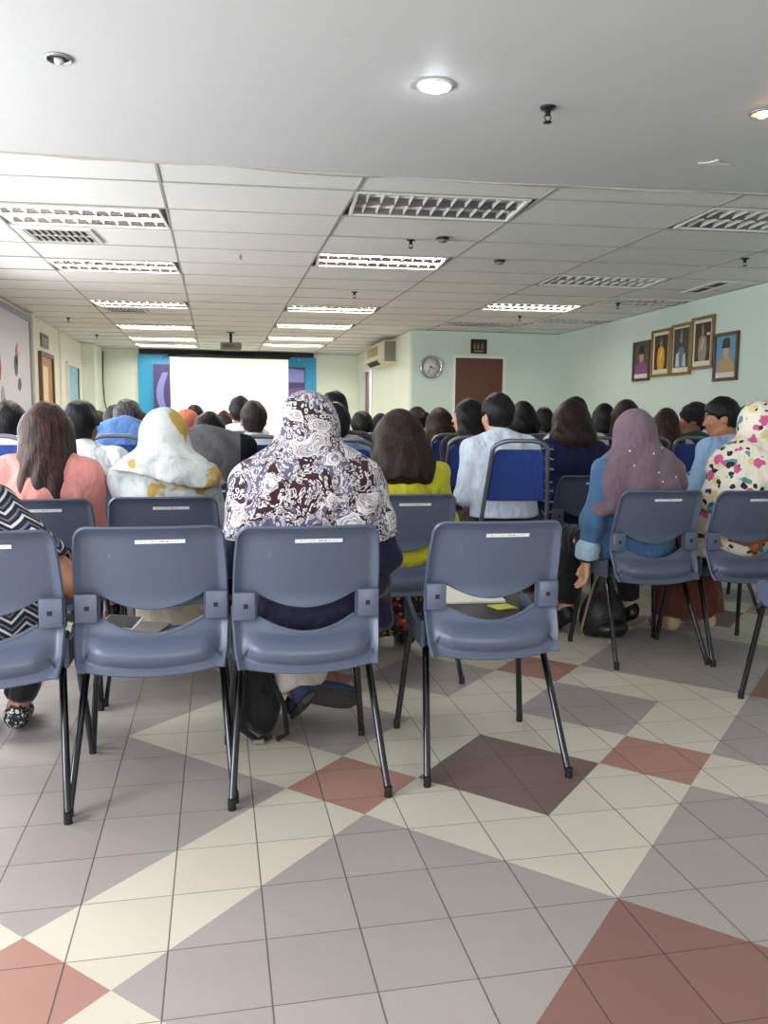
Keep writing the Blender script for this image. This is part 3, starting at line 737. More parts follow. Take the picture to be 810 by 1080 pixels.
# green-grey plate over the timber door
r = empty('door_sign', (XL, 12.8, 2.17)); tag(r, 'grey-green plate above the timber-framed door on the left wall', 'sign')
M['plate'] = plain('grey_green_plate', '#5a655c', 0.4); M['plate_line'] = plain('pale_plate_line', '#9da79b', 0.5)
bm = B(); box(bm, (0, -0.26, 0), (0.02, 0.26, 0.20), 0.004); bm_obj('plate', bm, M['plate'], r)
bm = B(); box(bm, (0.018, -0.18, 0.11), (0.022, 0.18, 0.14)); box(bm, (0.018, -0.14, 0.06), (0.022, 0.14, 0.08)); bm_obj('text_line', bm, M['plate_line'], r)
# dark sign over the brown door
r = empty('door_sign', (4.01, YC, 2.22)); tag(r, 'small black picture sign above the brown door', 'sign')
M['sign_black'] = plain('black_sign_board', '#1b1717', 0.35); M['sign_gold'] = plain('sign_gold_print', '#8a6d4c', 0.5); M['sign_pale'] = plain('sign_pale_print', '#a39a94', 0.5)
bm = B(); box(bm, (-0.13, -0.02, 0), (0.13, 0.0, 0.22), 0.004); bm_obj('board', bm, M['sign_black'], r)
bm = B()
for cx, hgt in ((-0.07, 0.09), (-0.015, 0.10), (0.055, 0.11)):
    prism(bm, [(cx-0.018, 0.07), (cx+0.018, 0.07), (cx+0.014, 0.07+hgt*0.6), (cx-0.014, 0.07+hgt*0.6)], -0.023, -0.020)
    prism(bm, ellipse2(cx, 0.07+hgt*0.8, 0.012, 0.015, 10), -0.023, -0.020)
bm_obj('pictogram', bm, M['sign_gold'], r)
bm = B(); box(bm, (-0.08, -0.023, 0.03), (0.07, -0.020, 0.045)); bm_obj('text_line', bm, M['sign_pale'], r)
# wall clock
r = empty('wall_clock', (3.245, YC, 1.995)); tag(r, 'round silver-rimmed wall clock left of the brown door', 'clock')
M['clock_face'] = plain('clock_face', '#d9dcd2', 0.4, var=0.02)
bm = B(); lathe(bm, [(0.150, -0.012), (0.152, -0.05), (0.166, -0.055), (0.176, -0.04), (0.178, 0.0)], 40, 'Y'); bm_obj('rim', bm, M['chrome'], r, smooth=True)
bm = B(); lathe(bm, [(0.0, -0.016), (0.152, -0.016), (0.152, -0.004)], 40, 'Y'); bm_obj('face', bm, M['clock_face'], r)
bm = B()
for h in range(12):
    a = PI/2-2*PI*(h+1)/12; text_mesh(bm, str(h+1), 0.036, lambda x, y, a=a: (0.118*math.cos(a)+x, -0.018, 0.118*math.sin(a)+y))
for q in range(60):
    a = 2*PI*q/60; ca, sa = math.cos(a), math.sin(a); w = 0.0012
    poly(bm, [(0.138*ca-w*sa, -0.018, 0.138*sa+w*ca), (0.138*ca+w*sa, -0.018, 0.138*sa-w*ca), (0.147*ca+w*sa, -0.018, 0.147*sa-w*ca), (0.147*ca-w*sa, -0.018, 0.147*sa+w*ca)])
bm_obj('numerals', bm, M['black_plastic'], r)
def hand(nm, minutes, L, w, d):
    a = PI/2-2*PI*minutes/60; bm = B(); pts = [(-0.025, -w), (L*0.8, -w*0.7), (L, 0), (L*0.8, w*0.7), (-0.025, w)]
    prism(bm, [(x*math.cos(a)-y*math.sin(a), x*math.sin(a)+y*math.cos(a)) for x, y in pts], -d, -d-0.003); bm_obj(nm, bm, M['black_plastic'], r)
hand('hour_hand', 18.4, 0.085, 0.007, 0.021); hand('minute_hand', 35.0, 0.120, 0.005, 0.025)
bm = B(); lathe(bm, [(0.010, -0.018), (0.010, -0.030), (0, -0.031)], 14, 'Y'); bm_obj('hub', bm, M['black_plastic'], r)
# light switch on the side wall
bm = B(); box(bm, (XJ-0.012, 13.55, 1.25), (XJ, 13.64, 1.36), 0.004); o = bm_obj('wall_switch', bm, M['black_plastic']); tag(o, 'small dark wall switch on the pale side wall', 'switch')
# split air conditioner
r = empty('air_conditioner', (XJ, 14.25, 2.13)); tag(r, 'cream wall-mounted air conditioner on the pale side wall near the clock', 'air conditioner')
M['ac'] = plain('cream_appliance_plastic', '#d8d2b2', 0.45); M['ac_grille'] = plain('tan_grille', '#a89a72', 0.6)
bm = B(); prism(bm, [(0, 0.0), (-0.16, 0.0), (-0.24, 0.08), (-0.24, 0.34), (-0.21, 0.37), (0, 0.37)], -0.85, 0.85)
for v in bm.verts: pass
o = bm_obj('body', bm, M['ac'], r)
bm = B()
for i in range(7): box(bm, (-0.247, -0.40, 0.16+0.02*i), (-0.238, 0.50, 0.168+0.02*i))
box(bm, (-0.243, -0.42, 0.15), (-0.239, 0.52, 0.31)); bm_obj('intake_grille', bm, M['ac_grille'], r)
bm = B(); poly(bm, [(-0.166, -0.35, 0.004), (-0.236, -0.35, 0.072), (-0.236, 0.6, 0.072), (-0.166, 0.6, 0.004)]); bmesh.ops.translate(bm, verts=bm.verts[:], vec=(-0.004, 0, -0.004)); bm_obj('outlet', bm, M['vent_dark'], r)
bm = B(); box(bm, (-0.21, -0.853, 0.02), (-0.02, -0.85, 0.35)); bm_obj('side_panel', bm, M['grey_plastic'], r)

# backdrop, banners, screen, projector
M['backdrop_blue'] = plain('blue_backdrop_board', '#2fa3d6', 0.45, var=0.08, scale=1)
r = empty('stage_backdrop', (0.27, YB, 0)); tag(r, 'bright blue backdrop panel on the back wall behind the screen', 'backdrop')
bm = B(); box(bm, (-1.80, -0.06, 0), (1.80, -0.006, 2.47), 0.004); bm_obj('panel', bm, M['backdrop_blue'], r)
for x in (-1.35, -1.02, 1.18, 1.44):
    bm = B(); lathe(bm, [(0.016, -0.06), (0.014, -0.07), (0, -0.072)], 12, 'Y', (x, 0, 2.42)); bm_obj('fixing_stud', bm, M['white_paint'], r)
def banner(x, w, label, shapes):
    r = empty('banner', (x, YB-0.14, 0)); tag(r, label, 'banner', 'purple banners beside the screen')
    bm = B(); box(bm, (-w/2, -0.01, 0.1), (w/2, 0.0, 2.26)); bm_obj('sheet', bm, M['purple'], r)
    for nm, pts, m in shapes:
        b = B(); prism(b, pts, -0.014, -0.010); bm_obj(nm, b, m, r)
    b = B(); box(b, (-w/2-0.03, -0.03, 0), (w/2+0.03, 0.05, 0.1), 0.01); bm_obj('base', b, M['dark_metal'], r)
M['purple'] = plain('dark_purple_print', '#45376f', 0.5); M['lavender'] = plain('lavender_print', '#7d86c2', 0.5); M['banner_white'] = plain('pale_banner_print', '#c9c9da', 0.5); M['violet'] = plain('violet_print', '#6a4a94', 0.5)
swirl = [(-0.18+0.10*math.sin(a*1.0), 2.05-0.9*i/10+0) for i, a in enumerate(np.linspace(0, PI, 11))]
sw = [(-0.18-0.12*math.sin(PI*i/10), 2.15-0.10*i) for i in range(11)]
banner(-1.0, 0.46, 'dark purple banner with lavender swirl left of the white screen',
       [('swirl', [(-0.05-0.13*math.sin(PI*i/10), 2.10-0.085*i) for i in range(11)]+[(0.06-0.10*math.sin(PI*i/10), 2.10-0.085*i) for i in range(10, -1, -1)], M['lavender']),
        ('pale_spire', [(0.02, 0.9), (0.20, 0.9), (0.22, 1.65), (0.14, 1.60), (0.06, 1.25)], M['banner_white'])])
banner(1.60, 0.44, 'purple banner with pale top right of the white screen', [('upper_shape', [(-0.2, 1.95), (0.2, 1.95), (0.2, 2.2), (-0.2, 2.24)], M['lavender']), ('lower_shape', [(-0.2, 1.0), (0.2, 1.0), (0.2, 1.85), (-0.2, 1.80)], M['violet'])])
r = empty('projection_screen', (0.285, YB-0.24, 0)); tag(r, 'large white pull-down projection screen at the front of the room', 'projection screen')
M['screen'] = plain('screen_white_vinyl', '#f2f4ea', 0.7, var=0.01)
k = NB('lit_screen_vinyl'); k.set(k.b.inputs['Emission Color'], lin('#f6ffe6')); k.b.inputs['Emission Strength'].default_value = 0.35; M['screen_lit'] = k.out(lin('#f2f4ea'), 0.7)  # emission added to the sheet in place of the projector's light
bm = B(); box(bm, (-1.18, -0.004, 0.75), (1.18, 0.0, 2.40)); bm_obj('screen_sheet', bm, M['screen_lit'], r)
bm = B(); tube(bm, [(-1.22, 0, 2.45), (1.22, 0, 2.45)], 0.045, 14); bm_obj('roller_case', bm, M['dark_metal'], r, smooth=True)
bm = B(); box(bm, (-1.20, -0.015, 0.70), (1.20, 0.01, 0.75), 0.006); bm_obj('bottom_bar', bm, M['black_plastic'], r)
bm = B(); box(bm, (-1.5, YB-0.20, 2.47), (2.0, YB-0.06, H-0.0)); struct('ceiling_shadow_bar', bm, M['vent_dark'])  # dark box for the ceiling shadow and housing above the screen
r = empty('projector', (0.245, 13.6, 2.28)); tag(r, 'grey projector hung from the ceiling before the screen', 'projector')
M['proj'] = plain('projector_grey', '#6f7167', 0.5)
bm = B(); box(bm, (-0.17, -0.14, 0), (0.17, 0.14, 0.11), 0.02); bm_obj('body', bm, M['proj'], r, autosmooth=40)
bm = B(); lathe(bm, [(0.04, 0.14), (0.042, 0.18), (0.03, 0.185), (0, 0.18)], 16, 'Y', (0.07, 0, 0.055)); bm_obj('lens', bm, M['black_plastic'], r, smooth=True)
bm = B(); tube(bm, [(0, 0, 0.11), (0, 0, ZT-2.28)], 0.022, 10); box(bm, (-0.06, -0.06, ZT-2.28-0.012), (0.06, 0.06, ZT-2.28)); bm_obj('mount_pole', bm, M['dark_metal'], r)
bm = B()
for i in range(6): box(bm, (-0.12+0.03*i, -0.143, 0.03), (-0.105+0.03*i, -0.139, 0.08))
bm_obj('vent_slots', bm, M['black_plastic'], r)

# portraits on the right wall
M['gold_frame'] = plain('gilt_frame', '#8a7440', 0.4, 0.5, var=0.2, scale=20); M['wood_frame'] = plain('dark_wood_picture_frame', '#4a3a2a', 0.45); M['mount_card'] = plain('mount_card', '#d3cfc6', 0.7)
PM = {}
def pm(c):
    if c not in PM: PM[c] = plain('portrait_paint_'+c[1:], c, 0.55, var=0.12, scale=14)
    return PM[c]
def portrait(y0, y1, z0, z1, frame, bg, mountw, shapes, label):
    """y0 near edge, y1 far edge; shapes in picture units, u from the far (left seen) edge 0..1 and w upward 0..1"""
    r = empty('portrait', (XR, (y0+y1)/2, z0)); tag(r, label, 'portrait', 'framed portraits on the right wall')
    w, h = y1-y0, z1-z0; f = 0.035
    bm = B()
    for lo, hi in (((-0.03, -w/2, 0), (0, w/2, f)), ((-0.03, -w/2, h-f), (0, w/2, h)), ((-0.03, -w/2, f), (0, -w/2+f, h-f)), ((-0.03, w/2-f, f), (0, w/2, h-f))): box(bm, lo, hi, 0.005)
    bm_obj('frame', bm, frame, r)
    bm = B(); box(bm, (-0.012, -w/2+f, f), (0, w/2-f, h-f)); bm_obj('mount', bm, M['mount_card'], r)
    m = mountw; iw, ih = w-2*f-2*m, h-2*f-m-max(m, 0.055); zb = f+max(m, 0.055)
    bm = B(); box(bm, (-0.015, -iw/2, zb), (-0.011, iw/2, zb+ih)); bm_obj('picture', bm, pm(bg), r)
    for i, (nm, pts, c) in enumerate(shapes):
        bm = B(); prism(bm, [(iw/2-u*iw, zb+v*ih) for u, v in pts], -0.0155-0.0012*i, -0.015-0.0012*i, 'YZ'); bm_obj(nm, bm, pm(c), r)
def bust(cl, skin, hat, tall=1.0):
    return [('coat', [(0.06, 0.0), (0.94, 0.0), (0.90, 0.26), (0.70, 0.38), (0.58, 0.42), (0.42, 0.42), (0.30, 0.38), (0.10, 0.26)], cl), ('face', ellipse2(0.5, 0.56, 0.16, 0.17), skin),
            ('hat', [(0.30, 0.66), (0.70, 0.66), (0.68, 0.90), (0.56, 0.95), (0.40, 0.93), (0.32, 0.86)], hat)]
def standing(cl, skin, trim, hat):
    return [('coat', [(0.30, 0.0), (0.72, 0.0), (0.80, 0.30), (0.74, 0.58), (0.60, 0.68), (0.42, 0.68), (0.28, 0.58), (0.22, 0.28)], cl), ('face', ellipse2(0.51, 0.76, 0.085, 0.07), skin),
            ('hat', [(0.42, 0.80), (0.61, 0.80), (0.58, 0.93), (0.50, 0.97), (0.44, 0.92)], hat), ('sash', [(0.40, 0.30), (0.52, 0.28), (0.66, 0.58), (0.58, 0.62)], trim)]
portrait(9.43, 9.85, 1.70, 2.20, M['wood_frame'], '#4a4c47', 0.0, bust('#7d4a80', '#b98a6c', '#16161a'), 'framed portrait in purple robe and black hat, leftmost on the wall')
portrait(8.96, 9.40, 1.73, 2.30, M['gold_frame'], '#37231c', 0.035, standing('#c79a2e', '#9c7350', '#e0be58', '#6d5a3a'), 'framed portrait of a standing figure in yellow robes')
portrait(8.53, 8.95, 1.725, 2.32, M['gold_frame'], '#3b3731', 0.02, [('coat', [(0.12, 0.0), (0.88, 0.0), (0.84, 0.30), (0.66, 0.52), (0.40, 0.52), (0.18, 0.30)], '#5c6a78'), ('veil', [(0.16, 0.02), (0.42, 0.02), (0.36, 0.40), (0.20, 0.34)], '#b9c4cf'), ('train', [(0.62, 0.02), (0.86, 0.02), (0.80, 0.36), (0.66, 0.30)], '#a9bccb'), ('face', ellipse2(0.52, 0.70, 0.09, 0.08), '#8e7666'), ('hat', [(0.42, 0.76), (0.62, 0.76), (0.58, 0.93), (0.50, 0.97)], '#7c7360')], 'framed portrait of figures in silver-blue dress, middle of the five')
portrait(8.10, 8.53, 1.77, 2.35, M['gold_frame'], '#3a2620', 0.035, standing('#8e8378', '#9a7c62', '#b8ab98', '#7d7462')+[('pale_tag', [(0.80, 0.66), (0.98, 0.66), (0.98, 0.72), (0.80, 0.72)], '#e2ded4')], 'framed portrait of a standing figure in beige uniform')
portrait(7.66, 8.08, 1.62, 2.13, M['wood_frame'], '#5a8fab', 0.0, bust('#a98f62', '#b9917a', '#2a2426'), 'framed portrait on light blue ground, rightmost and lowest')

# ------------------------------------------------------------------ chairs
def chairplastic():
    k = NB('blue_grey_chair_plastic')
    n = k.noise(3, 4); sc = k.step(k.noise(38, 4, k.map((1, 1, 0.25))), 0.70, 0.78)
    col = k.mix(n, lin('#4e586d'), lin('#5c667b')); col = k.mix(k.math('MULTIPLY', sc, 0.22), col, lin('#9aa0ac'))
    k.bump(k.noise(220, 2), 0.05)
    return k.out(col, k.math('ADD', 0.30, k.math('MULTIPLY', n, 0.12)), 0, 0.5)
M['chair'] = chairplastic()
M['chair_hole'] = plain('dark_socket', '#1d2029', 0.8)
M['leg_metal'] = plain('black_chromed_tube', '#4a4b50', 0.16, 0.95, var=0.03)
def stickermat():
    k = NB('white_sticker'); X, Y, Z = k.xyz()
    w = k.math('MULTIPLY', k.math('GREATER_THAN', k.noise(170, 2, k.map((1, 1, 0.15))), 0.52), k.math('LESS_THAN', k.math('ABSOLUTE', X), 0.055))
    w = k.math('MULTIPLY', w, k.math('LESS_THAN', k.math('ABSOLUTE', Z), 0.0022))
    return k.out(k.mix(k.math('MULTIPLY', w, 0.6), lin('#e4e6e8'), lin('#5a5c62')), 0.5)
M['sticker'] = stickermat()
def back_y(x, z):
    u = abs(x)/0.21
    y = np.interp(z, [0.40, 0.46, 0.55, 0.62, 0.84], [0.075, 0.085, 0.125, 0.125, 0.060])
    return y+0.030*u*u
def half_w(z): return np.interp(z, [0.39, 0.46, 0.55, 0.63, 0.72, 0.80, 0.85], [0.212, 0.224, 0.229, 0.227, 0.225, 0.221, 0.216])
def make_plastic_chair():
    root = empty('plastic_chair')
    HX = 0.148                                           # half width of the smile-shaped opening
    us = np.concatenate([np.linspace(-1, -0.667, 9), np.linspace(-0.667, 0.667, 25)[1:], np.linspace(0.667, 1, 9)[1:]])
    def zt(x): return 0.580+0.046*min(1, abs(x)/HX)**2   # opening top
    def zb(x): return 0.504+0.044*min(1, abs(x)/HX)**2   # opening bottom
    def ztop(x):
        a = abs(x); w = 0.2185; r = 0.045
        return 0.842 if a < w-r else 0.842-r+math.sqrt(max(0, r*r-(a-(w-r))**2))
    nl, nu = 16, 14
    bm = B(); rows = []
    for j in range(nl+nu+2):
        row = []
        for u in us:
            xr = u*0.222
            if j <= nl: z = 0.405-0.018*(1-u*u)+(zb(xr)-(0.405-0.018*(1-u*u)))*j/nl
            else: z = zt(xr)+(0.842-zt(xr))*(j-nl-1)/nu
            w = half_w(z); x = u*w
            if j > nl:
                z = zt(xr)+(min(ztop(x), ztop(x*0.985))-zt(xr))*(j-nl-1)/nu
            y = back_y(x, z)
            # raised rim turned towards the rear along sides and top
            e = 0.0
            e = max(max(0, (abs(u)-0.89)/0.11), max(0, (z-(ztop(x)-0.026))/0.026) if j > nl else 0)
            y -= 0.026*min(1, e)**1.1
            if j <= nl: zl = z-(0.405-0.018*(1-u*u)); y -= 0.034*math.sin(PI*min(1, max(0, (zl-0.022)/0.085)))*(lambda q: q*q*(3-2*q))(min(1, max(0, (0.93-abs(u))/0.30))); y -= 0.022*max(0, 1-zl/0.03)
            row.append(bm.verts.new((x, y, z)))
        rows.append(row)
    ic = [i for i in range(len(us)-1) if abs((us[i]+us[i+1])/2) < 0.667]
    for j in range(len(rows)-1):
        for i in range(len(us)-1):
            if j == nl and i in ic: continue
            f = bm.faces.new((rows[j][i], rows[j][i+1], rows[j+1][i+1], rows[j+1][i])); f.smooth = True
    bmesh.ops.recalc_face_normals(bm, faces=bm.faces[:])
    bmesh.ops.solidify(bm, geom=bm.faces[:], thickness=0.008)
    for fz in (zt, zb):                                  # rolled lips of the opening
        pts = [(x, back_y(x, fz(x))-0.001, fz(x)) for x in np.linspace(-HX*1.02, HX*1.02, 21)]
        if fz is zb: pts = [(x, y-0.004, z) for x, y, z in pts]
        tube(bm, pts, 0.0065 if fz is zb else 0.005, 8)
    o = bm_obj('backrest', bm, M['chair'], root, autosmooth=50)
    # seat shell with rolled front and side skirts
    bm = B(); nx, ny = 16, 18; rows = []
    for j in range(ny+1):
        t_ = j/ny; row = []
        for i in range(nx+1):
            u = -1+2*i/nx; w = 0.205+0.012*math.sin(PI*t_)
            y = 0.085+0.43*t_
            z = 0.452-0.018*(1-u*u)*math.sin(PI*min(1, t_*1.1))+0.008*u*u
            if t_ < 0.12: z += 0.012*(1-t_/0.12)
            if t_ > 0.80: z -= 0.055*((t_-0.80)/0.20)**2
            if abs(u) > 0.88: z -= 0.045*((abs(u)-0.88)/0.12)**1.5
            row.append(bm.verts.new((u*w, y, z)))
        rows.append(row)
    for j in range(ny):
        for i in range(nx): bm.faces.new((rows[j][i], rows[j][i+1], rows[j+1][i+1], rows[j+1][i])).smooth = True
    bmesh.ops.solidify(bm, geom=bm.faces[:], thickness=0.007)
    bm_obj('seat', bm, M['chair'], root, autosmooth=50)
    for s in (-1, 1):
        bm = B()                                         # side wing with socket block
        box(bm, (min(s*0.158, s*0.224), 0.108, 0.545), (max(s*0.158, s*0.224), 0.150, 0.632), 0.005)
        hx = s*0.188; box(bm, (hx-0.007, 0.1065, 0.582), (hx+0.007, 0.112, 0.596), mat=1)
        bm_obj('bracket', bm, [M['chair'], M['chair_hole']], root, autosmooth=40)
        bm = B(); prism(bm, [(0.165, 0.405), (0.36, 0.405), (0.46, 0.44), (0.47, 0.515), (0.42, 0.525), (0.30, 0.475), (0.22, 0.475), (0.165, 0.50)], s*0.213, s*0.228, 'YZ')
        bmesh.ops.bevel(bm, geom=bm.edges[:], offset=0.004, segments=2, affect='EDGES'); bm_obj('side_wing', bm, M['chair'], root, autosmooth=40)
        for nm, p in (('rear', [(s*0.190, 0.27, 0.428), (s*0.203, 0.205, 0.405), (s*0.237, 0.0, 0.012)]), ('front', [(s*0.190, 0.39, 0.428), (s*0.205, 0.450, 0.405), (s*0.242, 0.505, 0.012)])):
            bm = B(); tube(bm, p, 0.0115, 10); leg = bm_obj('leg', bm, M['leg_metal'], root, smooth=False, autosmooth=40)
            bm = B(); q = Vector(p[2]); tube(bm, [q+Vector((0, 0, 0.022)), q+Vector((0, 0, 0.004)), q-Vector((0, 0, 0.012))], [0.0122, 0.0128, 0.0125], 10); bm_obj('rubber_foot', bm, M['black_plastic'], leg, autosmooth=40)
    bm = B(); box(bm, (-0.072, -0.0012, -0.006), (0.072, 0.0, 0.006)); st = bm_obj('sticker', bm, M['sticker'], root)
    st.location = (0.03, 0.0665, 0.793); st.rotation_euler = (math.radians(16.4), 0, math.radians(1.5)); st['label'] = 'thin white sticker'
    return root
def make_banquet_chair():
    root = empty('banquet_chair')
    M['blue_vinyl'] = fabric('royal_blue_upholstery', '#28418a', 0.6, wr=0.12)
    bm = B(); n = 14; pts = [(-0.19, 0.155, 0.50), (-0.185, 0.10, 0.66), (-0.155, 0.03, 0.98)]
    for i in range(n+1):
        a = PI-PI*i/n; pts.append((0.115*math.cos(a)*1.0+(0.04 if a < PI/2 else -0.04)*1, 0.022-0.012*math.sin(a), 1.0+0.055*math.sin(a)))
    pts += [(0.155, 0.03, 0.98), (0.185, 0.10, 0.66), (0.19, 0.155, 0.50)]
    tube(bm, pts, 0.0125, 10); bm_obj('back_frame', bm, M['tube_grey'], root)
    bm = B(); ol = [(-0.165, 0.715), (0.165, 0.715), (0.142, 0.975), (0.12, 1.005), (-0.12, 1.005), (-0.142, 0.975)]
    A = [bm.verts.new((x, 0.09-0.21*(z-0.70)+0.002, z)) for x, z in ol]; Bb = [bm.verts.new((x, 0.09-0.21*(z-0.70)+0.045, z)) for x, z in ol]
    bm.faces.new(A); bm.faces.new(Bb[::-1])
    for i in range(6): bm.faces.new((A[i], A[(i+1) % 6], Bb[(i+1) % 6], Bb[i]))
    bmesh.ops.bevel(bm, geom=bm.edges[:], offset=0.008, segments=2, affect='EDGES'); bm_obj('back_cushion', bm, M['blue_vinyl'], root, autosmooth=40)
    bm = B(); box(bm, (-0.20, 0.13, 0.385), (0.20, 0.55, 0.458), 0.025, 3); bm_obj('seat_cushion', bm, M['blue_vinyl'], root, autosmooth=40)
    bm = B(); tube(bm, [(-0.19, 0.13, 0.375), (-0.19, 0.54, 0.375), (0.19, 0.54, 0.375), (0.19, 0.13, 0.375), (-0.19, 0.13, 0.375)], 0.011, 8); bm_obj('seat_frame', bm, M['tube_grey'], root)
    for s in (-1, 1):
        for p in ([(s*0.19, 0.155, 0.50), (s*0.195, 0.12, 0.36), (s*0.20, 0.02, 0.0)], [(s*0.19, 0.53, 0.38), (s*0.20, 0.55, 0.0)]):
            bm = B(); tube(bm, p, 0.0125, 10); bm_obj('leg', bm, M['tube_grey'], root)
    return root
M['tube_grey'] = plain('grey_metal_tube', '#7d808a', 0.3, 0.7, var=0.04)
PLASTIC = None; BANQUET = None
def plastic_chair(x, y, label, rz=0.0, group='grey plastic chairs'):
    global PLASTIC
    if PLASTIC is None: PLASTIC = o = make_plastic_chair()
    else: o = copy_tree(PLASTIC)
    o.location = (x, y, 0); o.rotation_euler.z = math.radians(rz); tag(o, label, 'chair', group); return o
def banquet_chair(x, y, label, rz=0.0, group='blue banquet chairs'):
    global BANQUET
    if BANQUET is None: BANQUET = o = make_banquet_chair()
    else: o = copy_tree(BANQUET)
    o.location = (x, y, 0); o.rotation_euler.z = math.radians(rz); tag(o, label, 'chair', group); return o
plastic_chair(-0.667, 2.343, 'grey plastic chair under the woman in the chevron top, cut by the photo edge', 1)
plastic_chair(-0.197, 2.39, 'empty grey plastic chair with a phone and booklets on its seat')
plastic_chair(0.268, 2.345, 'grey plastic chair of the woman in the paisley headscarf')
o = plastic_chair(0.878, 2.383, 'empty grey plastic chair with a black folder and papers on its seat', -2)
bm = B(); rnd = random.Random(11); xx = -0.095
while xx < 0.075:                                        # faded marker scribble above the sticker
    z0 = 0.8135+rnd.uniform(-0.002, 0.002); pts = []
    for q in range(4): pts.append((xx+q*0.003, float(back_y(xx, z0))-0.0095, z0+rnd.uniform(-0.005, 0.005)))
    tube(bm, pts, 0.0011, 4); xx += rnd.choice((0.012, 0.014, 0.022))
bm_obj('handwriting', bm, M['black_plastic'], o)
plastic_chair(2.405, 2.46, 'grey plastic chair of which only its side and a leg show at the right border')
plastic_chair(-0.70, 3.285, 'grey plastic chair of the long-haired woman in pink')
plastic_chair(-0.215, 3.33, 'grey plastic chair of the woman in the white and mustard headscarf')
plastic_chair(0.335, 3.32, 'grey plastic chair mostly hidden beyond the woman in the paisley headscarf')
plastic_chair(0.815, 3.36, 'grey plastic chair of the woman in yellow')
plastic_chair(2.07, 3.43, 'dark grey plastic chair of the woman in the mauve headscarf')
plastic_chair(2.55, 3.39, 'grey plastic chair of the woman in the floral headscarf')
plastic_chair(2.22, 4.48, 'grey plastic chair of the bob-haired woman in the navy blouse')
plastic_chair(-0.69, 4.13, 'grey plastic chair of the man in white at left')
plastic_chair(3.40, 4.325, 'grey plastic chair of the man in blue seen in profile', 24)
plastic_chair(-0.06, 4.12, 'grey plastic chair under the person in the charcoal vest')

